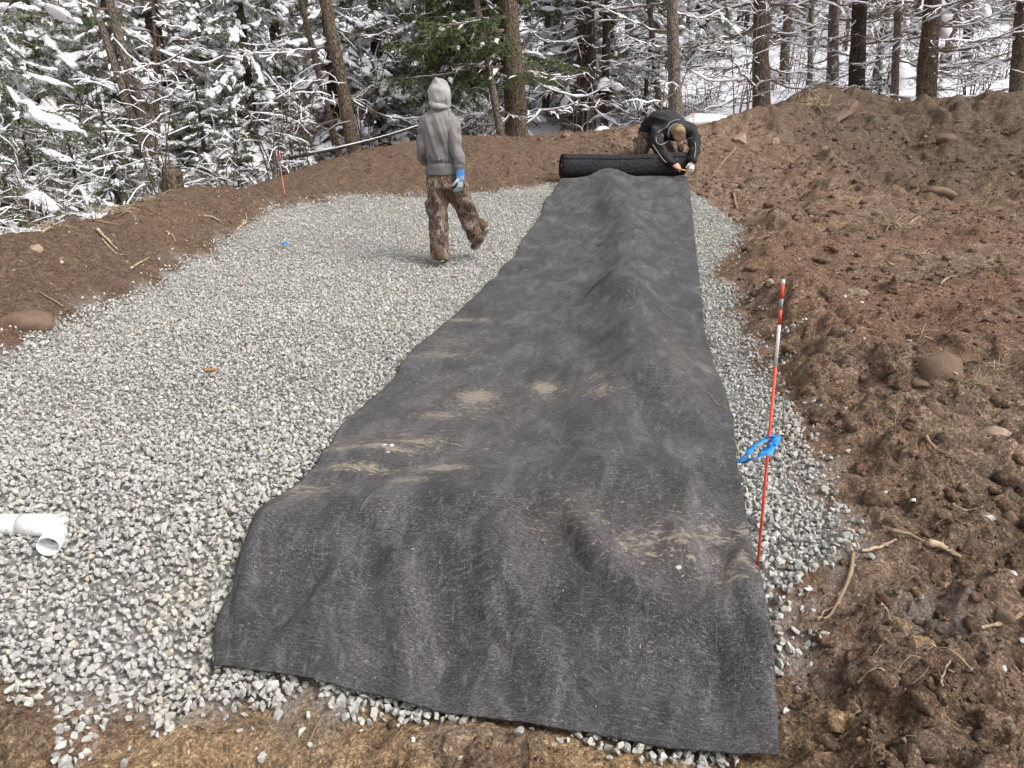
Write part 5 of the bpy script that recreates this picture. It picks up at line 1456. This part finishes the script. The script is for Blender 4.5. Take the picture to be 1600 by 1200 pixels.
def skin(mb, name, voxel, smooth=3, wrinkle=None):
    """fuse the pieces of one garment or body into one continuous surface"""
    me = mb.mesh(name); o = bpy.data.objects.new(name, me); COL.objects.link(o)
    m1 = o.modifiers.new("fuse", 'REMESH'); m1.mode = 'VOXEL'; m1.voxel_size = voxel; m1.use_smooth_shade = True
    m2 = o.modifiers.new("soft", 'SMOOTH'); m2.factor = .5; m2.iterations = smooth
    dg = bpy.context.evaluated_depsgraph_get(); dg.update()
    ev = o.evaluated_get(dg); me2 = bpy.data.meshes.new_from_object(ev)
    bpy.data.objects.remove(o); bpy.data.meshes.remove(me)
    me2.name = name
    if wrinkle is not None:
        n = len(me2.vertices); co = np.empty(n * 3, np.float32); no = np.empty(n * 3, np.float32)
        me2.vertices.foreach_get("co", co); me2.vertices.foreach_get("normal", no)
        co = co.reshape(-1, 3).astype(float); no = no.reshape(-1, 3)
        co = co + no * wrinkle(co)[:, None]
        me2.vertices.foreach_set("co", co.astype(np.float32).ravel()); me2.update()
    me2.polygons.foreach_set("use_smooth", np.ones(len(me2.polygons), bool))
    me2.materials.clear()
    return me2

def ridged(p, sc, s): return 1 - np.abs(vnoise3(p * np.array(sc), s)) * 2

def hand(mb, wrist, dirn, palm_n, L=.175, curl=.6, w=.040, fat=1.0, side=1):
    """palm, four unequal bent fingers and a thumb leaving the side of the palm"""
    d = np.array(dirn, float); d /= np.linalg.norm(d); nn = np.array(palm_n, float); nn -= d * (nn @ d); nn /= np.linalg.norm(nn); s_ = np.cross(d, nn) * side
    pl_ = L * .5
    sweep(mb, [wrist - d * .02, wrist + d * pl_ * .5, wrist + d * pl_], [w * .72, w, w * 1.02], [.020 * fat, .017 * fat, .014 * fat], side=s_)
    for k, (off, fl) in enumerate([(-.75, .78), (-.25, .95), (.25, 1.0), (.75, .88)]):
        p = wrist + d * pl_ * .92 + s_ * off * w
        pts = [p]; a = .15
        for seg in (.42, .32, .26):
            a += curl * (.55 + .1 * k)
            p = p + (d * math.cos(a) + nn * math.sin(a)) * seg * fl * L * .5
            pts.append(p)
        sweep(mb, pts, np.array([.0098, .0094, .0088, .0078]) * fat, side=s_, k=10)
    p = wrist + d * pl_ * .25 + s_ * w * .8
    pts = [p, p + (d * .55 + s_ * .7 + nn * .25) * L * .20, p + (d * .85 + s_ * .62 + nn * .5) * L * .36]
    sweep(mb, pts, np.array([.0125, .0110, .0090]) * fat, side=nn, k=10)

t = NT('grey_hoodie', .92, .15)
c = t.ramp(t.noise(5, 5, .6), [(.3, (.115, .108, .106)), (.7, (.195, .184, .181))])
c = t.mix(t.math('MULTIPLY', t.ramp(t.noise(320, 2, .6), [(.4, 0.), (.7, 1.)]), .3), c, (.30, .29, .285))
t.color(c).bump(t.noise(90, 4, .6), .3, .004); M['hoodie'] = t.m
t = NT('grey_hood', .92, .15); t.color(t.ramp(t.noise(7, 5, .6), [(.3, (.24, .235, .23)), (.7, (.36, .352, .348))])).bump(t.noise(90, 4, .6), .3, .004); M['hood'] = t.m
def camo(name, base, dark, tan, rust):
    t = NT(name, .92, .15)
    n1 = t.noise(5, 4, .6, 1.2); n2 = t.noise(11, 4, .65, 1.8, vec=t.mapping((1, 1, .45), (.3, .2, .4))); n3 = t.noise(16, 3, .6, 1.0, vec=t.mapping((1.3, 1.3, .5)))
    c = t.mix(t.ramp(n1, [(.45, 0.), (.56, 1.)]), base, tan)
    c = t.mix(t.ramp(n2, [(.56, 0.), (.62, .9)]), c, rust)
    ln = t.noise(9, 3, .55, 1.6, vec=t.mapping((2.2, 2.2, .6), (.5, -.3, .2)))
    c = t.mix(t.ramp(t.math('ABSOLUTE', t.math('SUBTRACT', ln, .5)), [(.012, 1.), (.04, 0.)]), c, dark)
    c = t.mix(t.ramp(n3, [(.60, 0.), (.66, .8)]), c, dark)
    t.color(c).bump(t.noise(60, 4, .6), .3, .005)
    return t.m
M['camo'] = camo('camo_cloth', (.115, .085, .066), (.020, .016, .013), (.27, .21, .165), (.20, .10, .06))
M['camo_cap'] = camo('camo_cap_cloth', (.17, .115, .065), (.06, .04, .025), (.30, .22, .13), (.20, .12, .06))
M['skin'] = plain('skin', (.50, .27, .20), .55, .35, .08, 30)
M['boot'] = plain('boot_brown', (.115, .075, .052), .85, .2, .25, 25)
M['sole'] = plain('boot_sole', (.27, .25, .225), .9, .2, .2, 30)
t = NT('glove_blue', .55, .35)
gz_ = t.n.new("ShaderNodeSeparateXYZ"); t.l.new(t.tc.outputs["Generated"], gz_.inputs[0])
blue = t.ramp(t.noise(25, 4, .6), [(.3, (.035, .15, .40)), (.7, (.08, .26, .58))])
pale = t.ramp(t.noise(30, 4, .6), [(.3, (.24, .33, .38)), (.7, (.42, .52, .56))])
t.color(t.mix(t.ramp(gz_.outputs[2], [(.45, 1.), (.62, 0.)]), blue, pale)); M['glove_blue'] = t.m
M['glove_white'] = plain('glove_white', (.66, .64, .59), .8, .2, .15, 40)
t = NT('jacket_black', .75, .3); t.color(t.ramp(t.noise(9, 5, .65), [(.3, (.006, .006, .007)), (.75, (.022, .021, .023))])).bump(t.noise(50, 4, .6), .3, .005); M['jacket'] = t.m
t = NT('jacket_yoke', .85, .25); t.color(t.ramp(t.noise(11, 5, .65), [(.3, (.018, .018, .021)), (.75, (.046, .046, .052))])).bump(t.noise(50, 4, .6), .3, .005); M['yoke'] = t.m
M['piping'] = plain('piping', (.26, .25, .20), .7)
M['print'] = plain('print_dark', (.02, .02, .022), .8)

# --- hooded worker, seen from behind, mid stride
Y1 = 7.12
base1 = at(688, 409, Y1 / (CP - (409 - 600) / F * SP))
def j1(px, py, dy=0.0): return atY(px, py, Y1 + dy)
g1z = ztp(base1[0], base1[1])
MAN1 = empty("person", tuple(base1), "person in a grey hooded sweatshirt and brown camouflage trousers walking away over the gravel", "person", "workers laying the fabric")
body = MB()
sweep(body, [j1(697, 283), j1(693, 250), j1(688, 215, -.01), j1(686, 190, -.01)], [.12, .10, .11, .10], [.08, .08, .08, .07])
sweep(body, [j1(686, 186), j1(687, 160, .02), j1(687, 146, .03)], [.06, .055, .06]); ellipsoid(body, j1(687, 143, .03), (.078, .092, .115))
for L in ([j1(684, 288), j1(685, 343, .02), j1(688, 398)], [j1(711, 288), j1(727, 336, .08), j1(747, 376, .13)]): sweep(body, L, [.075, .055, .04])
for L in ([j1(667, 190), j1(662, 225, -.012), j1(665, 250, .11), j1(676, 258, .17)], [j1(706, 192, -.02), j1(712, 230, -.10), j1(718, 262, -.14), j1(719, 282, -.15)]): sweep(body, L, [.035, .030, .028, .026])
adopt(obj("body", skin(body, "body", .022), M['skin']), MAN1)
hd = MB()
sweep(hd, [j1(693, 268), j1(691, 252), j1(688, 228, -.005), j1(686, 206, -.01), j1(686, 190, 0), j1(686, 179, .01)], [.158, .142, .146, .158, .152, .105], [.150, .138, .122, .128, .115, .085], ends=.12)
sweep(hd, [j1(693, 257), j1(694, 272)], [.176, .170], [.158, .154], ends=.06)
lowz = j1(690, 256)[2]
sweep(hd, [j1(668, 190, 0), j1(663, 212, -.015), j1(661, 232, -.01), j1(661, 246, .08), j1(668, 254, .13)], [.070, .060, .051, .048, .045], side=(0, 1, 0))
sweep(hd, [j1(705, 190, -.01), j1(709, 210, -.06), j1(713, 234, -.105), j1(718.5, 252, -.135), j1(718.5, 262, -.14)], [.072, .060, .054, .050, .046], side=(0, 1, 0))
ellipsoid(hd, j1(688, 176, .02), (.10, .085, .06))
xc = j1(690, 200)[0]
def wr(p):
    arm = sstep(.130, .160, np.abs(p[:, 0] - xc))
    zz_ = p[:, 2] + .35 * (p[:, 0] - xc)
    f_arm = .016 * np.clip(ridged(p, (6, 6, 17), 3), -.5, 1)
    q_ = np.stack([p[:, 0] + .30 * p[:, 2], p[:, 1], p[:, 2]], 1)
    f_back = .015 * np.clip(ridged(q_, (13, 8, 2.6), 8), -.5, 1) + .007 * np.clip(ridged(q_, (26, 12, 5), 9), -.5, 1)
    hem_ = sstep(lowz - .02, lowz + .05, p[:, 2])
    low = np.exp(-((p[:, 2] - j1(690, 250)[2]) / .05) ** 2)
    return arm * f_arm + hem_ * (1 - arm) * f_back * (1 - .6 * low) + (1 - arm) * low * .012 * np.clip(ridged(p, (5, 5, 24), 10), -.5, 1) + .003 * vnoise3(p * 24, 9)
adopt(obj("hoodie", skin(hd, "hoodie", .010, 1, wr), M['hoodie']), MAN1)
ho = MB()
sweep(ho, [j1(688, 167, .02), j1(687, 156, .02), j1(686, 144, .025), j1(687, 134, .040)], [.080, .092, .092, .070], [.085, .120, .126, .088])
sweep(ho, [j1(671, 161, -.03), j1(679, 165, -.085), j1(690, 167, -.085), j1(700, 168, -.03)], [.014, .017, .017, .014])
sweep(ho, [j1(695, 130, .04), j1(700, 143, .05), j1(701, 158, .03), j1(699, 168, .0)], [.014, .015, .015, .014])
sweep(ho, [j1(696, 140, .03), j1(699, 156, .01), j1(698, 168, .01)], [.018, .016, .014], [.09, .085, .06])
wr2 = lambda p: .014 * np.clip(ridged(np.stack([p[:, 0] + .4 * p[:, 2], p[:, 1], p[:, 2]], 1), (14, 9, 6), 13), -.4, 1) + .003 * vnoise3(p * 25, 19)
adopt(obj("hood", skin(ho, "hood", .010, 2, wr2), M['hood']), MAN1)
cu = MB(); sweep(cu, [j1(718.5, 260, -.14), j1(718.5, 265, -.14)], [.050, .044], side=(0, 1, 0)); adopt(obj("cuff", skin(cu, "cuff", .009, 1), M['hoodie']), MAN1)
tr = MB()
sweep(tr, [j1(697, 268), j1(697, 278), j1(698, 291)], [.142, .156, .160], [.116, .128, .130], ends=.2)
sweep(tr, [j1(684, 283), j1(684, 310), j1(685, 343, .02), j1(687, 372, 0), j1(688, 395, 0)], [.098, .098, .086, .084, .094], [.112, .105, .090, .088, .098])
sweep(tr, [j1(710, 283), j1(719, 308, .03), j1(729, 334, .07), j1(739, 354, .10), j1(744, 366, .12)], [.105, .104, .092, .088, .090], [.115, .105, .095, .090, .092])
ellipsoid(tr, j1(732, 318, -.02), (.045, .06, .080)); ellipsoid(tr, j1(671, 324, .0), (.040, .06, .075))
def wr3(p):
    q_ = p + .3 * p[:, [2, 0, 1]]
    return .014 * np.clip(ridged(q_, (5, 5, 9), 23), -.5, 1) + .005 * np.clip(ridged(p, (16, 16, 11), 24), -.5, 1)
adopt(obj("trousers", skin(tr, "trousers", .011, 1, wr3), M['camo']), MAN1)
def boot(heel, toe, up, root, soleside=None):
    h, t_ = np.array(heel, float), np.array(toe, float); u = np.array(up, float); u /= np.linalg.norm(u)
    mb = MB(); sweep(mb, [h + u * .11, h + u * .05, h + u * .04 + (t_ - h) * .25], [.048, .050, .050]); sweep(mb, [h + u * .045, h * .5 + t_ * .5 + u * .045, t_ + u * .035], [.046, .050, .044], [.045, .045, .034], side=np.cross(t_ - h, u))
    b = adopt(obj("boot", skin(mb, "boot", .010, 2), M['boot']), root)
    s_ = MB(); sweep(s_, [h, h * .5 + t_ * .5, t_], [.050, .050, .048], [.016, .016, .014], side=np.cross(t_ - h, u))
    so_ = obj("sole", skin(s_, "sole", .008, 1), M['sole']); so_.parent = b
    return b
f0 = j1(686, 406, -.08); f0[2] = g1z + .035
boot(f0, f0 + np.array([-.04, .21, .005]), (0, 0, 1), MAN1)
hl = j1(762, 357, .06); to = j1(745, 388, .20); to[2] = max(to[2], ztp(to[0], to[1]) + .03)
boot(hl, to, (-.75, .45, .45), MAN1)
gl = MB(); sweep(gl, [j1(718.5, 263, -.14), j1(719, 278, -.15)], [.044, .038], side=(0, 1, 0))
hand(gl, j1(719, 277, -.15), (-.05, .05, -1), (-.8, .5, 0), .165, .42, .040, 1.2, side=-1)
adopt(obj("glove", skin(gl, "glove", .0055, 1), M['glove_blue']), MAN1)
# dark print above the hem, letter-like strokes
hm = [o for o in MAN1.children if o.name.startswith("hoodie")][0].data
n = len(hm.vertices); co = np.empty(n * 3, np.float32); hm.vertices.foreach_get("co", co); co = co.reshape(-1, 3)
pm = MB()
def back(px, py):
    p = j1(px, py); m_ = np.abs(co[:, 0] - p[0]) + np.abs(co[:, 2] - p[2]); near = m_ < .03
    return np.array([p[0], co[near, 1].min() - .004 if near.any() else p[1] - .14, p[2]])
x0 = 672
for k, gl_ in enumerate([[(5, -4), (1, -4), (0, 1), (4, 3)], [(0, 2), (2, -2), (4, 2), (3, 0)], [(0, 3), (0, -2), (3, -2)], [(0, -4), (0, 3), (1, -1), (3, 3)], [(0, 1), (2, -2), (3, 2)], [(0, 3), (1, -2), (3, -1)], [(1, -4), (1, 3), (3, 3)], [(1, -4), (1, 3), (2, 3)]]):
    pts = [back(x0 + k * 4.3 + a * .9, 248.5 + k * .25 + b * .85) for a, b in gl_]
    pm.tube(catmull(np.array(pts), 9), .0042, 4)
adopt(obj("print", pm.mesh("print"), M['print']), MAN1)
mb = MB(); A0 = j1(722, 262, -.20)
mb.tube([np.zeros(3), j1(734, 255, -.22) - A0, j1(746, 248, -.23) - A0], [.0035, .003, .002], 5); mb.tube([j1(728, 259, -.21) - A0, j1(738, 263, -.21) - A0], [.003, .002], 4)
tag(obj("twig", mb.mesh("twig"), M['root_pale'], loc=tuple(A0)), "pale forked twig sticking out at the hooded worker's gloved wrist", "twig")

# --- kneeling worker bent over the roll
Y2 = float(c1[1]) + .36
def j2(px, py, dy=0.0): return atY(px, py, Y2 + dy)
b2 = j2(1010, 245, .35)
MAN2 = empty("person", (b2[0], b2[1], ztp(b2[0], b2[1])), "person in black jacket and camouflage cap kneeling over the roll, knife in hand", "person", "workers laying the fabric")
RH, LH = j2(1053, 258, -.62), j2(1081, 254, -.58)
body = MB()
sweep(body, [j2(1018, 205, .42), j2(1030, 192, .25), j2(1045, 190, .05), j2(1055, 198, -.06)], [.13, .13, .15, .15], [.10, .10, .11, .10])
sweep(body, [j2(1056, 200, -.06), j2(1060, 212, -.18)], [.06, .06]); ellipsoid(body, j2(1061, 212, -.24), (.080, .095, .105)); ellipsoid(body, j2(1062, 224, -.29), (.055, .05, .06))
ellipsoid(body, j2(1063, 219, -.345), (.014, .02, .025)); 
for sx in (-1, 1): ellipsoid(body, j2(1061 + 9 * sx, 212, -.22), (.014, .025, .03))
for L in ([j2(1012, 205, .44), j2(1005, 234, .12), j2(998, 238, .5)], [j2(1030, 206, .42), j2(1044, 236, .12), j2(1040, 238, .5)]): sweep(body, L, [.07, .05, .04])
sweep(body, [j2(1032, 203, -.02), j2(1033, 232, -.38), RH], [.055, .042, .028]); sweep(body, [j2(1078, 202, -.02), j2(1085, 230, -.34), LH], [.055, .042, .028])
hand(body, RH, (.85, -.25, -.42), (.3, .55, -.6), .165, .75, .040, 1.15)
adopt(obj("body", skin(body, "body", .011, 2), M['skin']), MAN2)
jk = MB()
sweep(jk, [j2(1012, 218, .46), j2(1018, 204, .40), j2(1030, 192, .24), j2(1044, 190, .06), j2(1054, 199, -.05)], [.150, .190, .215, .225, .190], [.125, .150, .165, .150, .12])
sweep(jk, [j2(1032, 203, -.02), j2(1038, 205, -.05), j2(1056, 207, -.08), j2(1072, 204, -.05), j2(1078, 203, -.02)], [.10, .125, .125, .125, .10], side=(0, 0, 1))
sweep(jk, [j2(1028, 204, .0), j2(1026, 220, -.20), j2(1033, 236, -.40), j2(1043, 248, -.54), j2(1049, 255, -.60)], [.105, .098, .088, .072, .060], side=(0, 1, 0))
sweep(jk, [j2(1077, 203, .0), j2(1084, 218, -.20), j2(1085, 233, -.38), j2(1083, 246, -.54), j2(1082, 250, -.56)], [.100, .092, .082, .070, .060], side=(0, 1, 0))
sweep(jk, [j2(1050, 205, -.06), j2(1059, 206, -.14)], [.115, .100], [.10, .09])
wr4 = lambda p: .016 * np.clip(ridged(p + .2 * p[:, [1, 2, 0]], (6, 6, 9), 33), -.4, 1) + .006 * vnoise3(p * 16, 34)
jm = skin(jk, "jacket", .014, 2, wr4)
adopt(obj("jacket", jm, M['jacket']), MAN2)
# paler yoke panel over the back, lying just proud of the jacket
n = len(jm.vertices); jc = np.empty(n * 3, np.float32); jm.vertices.foreach_get("co", jc); jc = jc.reshape(-1, 3)
def jtop(px, py, off=.006):
    """first jacket point met along the sight line from where the photo was taken"""
    e = np.array([0, 0, H]); u_ = j2(px, py) - e; u_ /= np.linalg.norm(u_)
    w_ = jc - e; tl = w_ @ u_; pr_ = np.linalg.norm(w_ - tl[:, None] * u_, axis=1); near = pr_ < .022
    if not near.any(): return None
    return e + u_ * (tl[near].min() - off)
def seam(pts, r=.008):
    P = [jtop(*p) for p in pts]; P = [p for p in P if p is not None]
    if len(P) > 2:
        mb = MB(); mb.tube(catmull(np.array(P), 24), r, 5); adopt(obj("piping", mb.mesh("piping"), M['piping']), MAN2)
seam([(1027, 207), (1034, 203), (1042, 198), (1046, 192), (1054, 188), (1062, 187)], .0065)
seam([(1025, 214), (1026, 222), (1032, 226), (1040, 223), (1046, 219)], .0065)
seam([(1020, 226), (1024, 232), (1030, 241), (1035, 248), (1041, 254)], .007)
seam([(1086, 222), (1087, 230), (1086, 240), (1085, 246)], .006)
seam([(1070, 217), (1076, 217), (1081, 215)], .006)
fm = bmesh.new(); fm.from_mesh(jm)
fm.faces.ensure_lookup_table()
cA, cB = j2(1022, 195, .3), j2(1050, 183, .0)
kill = [f for f in fm.faces if not (f.normal.z > .25 and f.calc_center_median().z > j2(1030, 203, 0)[2] and j2(1012, 200, .3)[0] < f.calc_center_median().x < j2(1077, 200, 0)[0])]
bmesh.ops.delete(fm, geom=kill, context='FACES')
for v in fm.verts: v.co += v.normal * .004
yk = bpy.data.meshes.new("yoke"); fm.to_mesh(yk); fm.free(); yk.materials.clear()
adopt(obj("yoke", yk, M['yoke']), MAN2)
tr = MB()
sweep(tr, [j2(1012, 205, .44), j2(1007, 222, .25), j2(1004, 236, .08)], [.125, .110, .088], [.125, .110, .095]); sweep(tr, [j2(1004, 236, .10), j2(1000, 238, .3), j2(996, 237, .52)], [.085, .080, .068])
sweep(tr, [j2(1030, 206, .42), j2(1040, 226, .2), j2(1046, 238, .08)], [.12, .105, .09]); sweep(tr, [j2(1046, 238, .10), j2(1042, 239, .3), j2(1040, 238, .52)], [.085, .08, .068])
sweep(tr, [j2(1010, 206, .46), j2(1032, 205, .46)], [.125, .125])
adopt(obj("trousers", skin(tr, "trousers", .016, 2, lambda p: .012 * np.clip(ridged(p, (7, 7, 9), 43), -.4, 1)), M['camo']), MAN2)
for hx, hy in ((994, 238), (1040, 240)):
    h_ = j2(hx, hy, .62); h_[2] = ztp(h_[0], h_[1]) + .13
    boot(h_, h_ + np.array([0, .02, -.13]) + np.array([.0, -.12, -.02]), (0, 1, .2), MAN2)
cp_ = MB()
cc = j2(1060, 205, -.26)
Rx = lambda a: np.array([[1, 0, 0], [0, math.cos(a), -math.sin(a)], [0, math.sin(a), math.cos(a)]])
ellipsoid(cp_, cc + np.array([0, .02, .0]), (.108, .125, .105), Rx(.6))
cap = adopt(obj("cap", skin(cp_, "cap", .009, 2, lambda p: .004 * vnoise3(p * 24, 3)), M['camo_cap']), MAN2)
fdir = np.array([.08, -.50, -.86]); fdir /= np.linalg.norm(fdir)
bm_ = MB(); b0 = cc + np.array([0, -.095, -.045])
sweep(bm_, [b0, b0 + fdir * .045, b0 + fdir * .085, b0 + fdir * .105], [.092, .094, .080, .055], [.014, .012, .010, .008])
t = NT('brim_brown', .9, .15); t.color(t.ramp(t.noise(30, 5, .6), [(.35, (.055, .030, .020)), (.7, (.16, .095, .06))])); br_ = adopt(obj("brim", skin(bm_, "brim", .006, 1), t.m), MAN2)
pn = MB(); ellipsoid(pn, cc + np.array([.005, -.078, .008]), (.080, .040, .058), Rx(.35))
t = NT('cap_panel', .9, .15); t.color(t.ramp(t.noise(40, 4, .6), [(.3, (.22, .15, .08)), (.7, (.42, .32, .20))])).bump(t.noise(80, 3, .6), .2, .003)
adopt(obj("front_panel", skin(pn, "front_panel", .007, 1), t.m), MAN2)
bd = MB(); ellipsoid(bd, j2(1064, 230, -.30), (.050, .05, .085)); adopt(obj("beard", skin(bd, "beard", .009, 1, lambda p: .006 * vnoise3(p * 40, 5)), plain('beard', (.10, .07, .05), .9, .2, .3, 60)), MAN2)
hr = MB(); th_ = np.linspace(-.3, math.pi + .5, 13)
hr.tube(np.stack([cc[0] - .012 + .118 * np.cos(th_), np.full(13, cc[1] + .07), cc[2] - .03 + .122 * np.sin(th_)], 1), .020, 8)
adopt(obj("collar", hr.mesh("collar"), plain('collar_grey', (.20, .19, .185), .9)), MAN2)
gl = MB(); sweep(gl, [LH + np.array([0, .02, .045]), LH], [.043, .040]); hand(gl, LH, (-.02, -.25, -.95), (-.3, .9, -.2), .175, .55, .043, 1.3, side=-1)
adopt(obj("glove", skin(gl, "glove", .007, 1), M['glove_white']), MAN2)
kr = empty("utility_knife", tuple(RH + np.array([.10, -.05, -.06])), "yellow-handled utility knife held against the edge of the roll", "knife")
mb = MB(); mb.tube([(-.05, .0, .015), (-.01, 0, .006), (.05, 0, -.008), (.075, 0, -.014)], [.011, .014, .013, .009], 8, flat=.6); obj("handle", mb.mesh("handle"), plain('knife_yellow', (.66, .40, .09), .45), kr)
mb = MB(); mb.box((.098, 0, -.020), (.026, .0012, .008)); obj("blade", mb.mesh("blade"), M['steel'], kr)

MARKS = [(-60, "nearest drooping snowy spruce"), (60, "reddish end of the bank"), (150, "leaning twin trunks"), (245, "thin straight sapling"), (330, "old stump"), (440, "pink flag"), (505, "slim leaning trunk"), (560, "thick leaning trunk"), (640, "fallen pole"), (700, "hooded worker"), (765, "thin leaning conifer"), (815, "stout green spruce"),
         (865, "near end of the roll"), (925, "close pair of dark trunks"), (985, "lone dark trunk by the pair"), (1050, "kneeling worker"), (1115, "blue ribbon stake at the mound foot"), (1190, "many-limbed reddish trunk"), (1255, "grassy mound top"), (1300, "grey trunk by the split log"), (1340, "dark trunk by the split log"), (1400, "snowy gap in the mound"), (1450, "thick reddish trunk with snow clumps"), (1515, "set-back dark trunk"), (1595, "outermost brown trunk"), (1800, "end of the mound beyond the outermost trunk")]
seen_l = {}
PHR = {"bare shrubs behind the banks": ["bare snow-dusted shrub behind the %s", "lower tangle of bare twigs behind the %s", "further bare shrub past the %s", "thin outer shrub past the %s", "last of the bare shrubs past the %s"], "spruces in the far wood": ["far snow-dusted spruce beyond the %s", "farther spruce deep beyond the %s", "deepest spruce glimpsed beyond the %s"],
       "slender trunks in the far wood": ["slender far trunk beyond the %s", "second slender far trunk beyond the %s", "third slender far trunk beyond the %s"], "snow mounds behind the bank": ["smooth snow mound behind the %s", "smaller snow mound behind the %s", "lesser snow mound behind the %s"], "stray gravel stones on the soil": None}
for o in list(SC.objects):
    g_ = o.get("group")
    if o.parent is None and g_ in PHR and PHR[g_]:
        px = 800 + F * o.location.x / ((o.location.y) * CP + (H - o.location.z) * SP)
        mk = min(MARKS, key=lambda m_: abs(m_[0] - px))[1]
        k = seen_l.get((g_, mk), 0); seen_l[(g_, mk)] = k + 1
        o["label"] = PHR[g_][min(k, len(PHR[g_]) - 1)] % mk
for p in (spA, spB, spC, spD, *shr):
    if id(p) not in used_proto:
        for ch in list(p.children): bpy.data.objects.remove(ch)
        bpy.data.objects.remove(p)
tot = sum(len(m.loop_triangles) or sum(1 for _ in ()) for m in [])
print("objects", len(SC.objects), "faces", sum(len(m.polygons) for m in bpy.data.meshes))
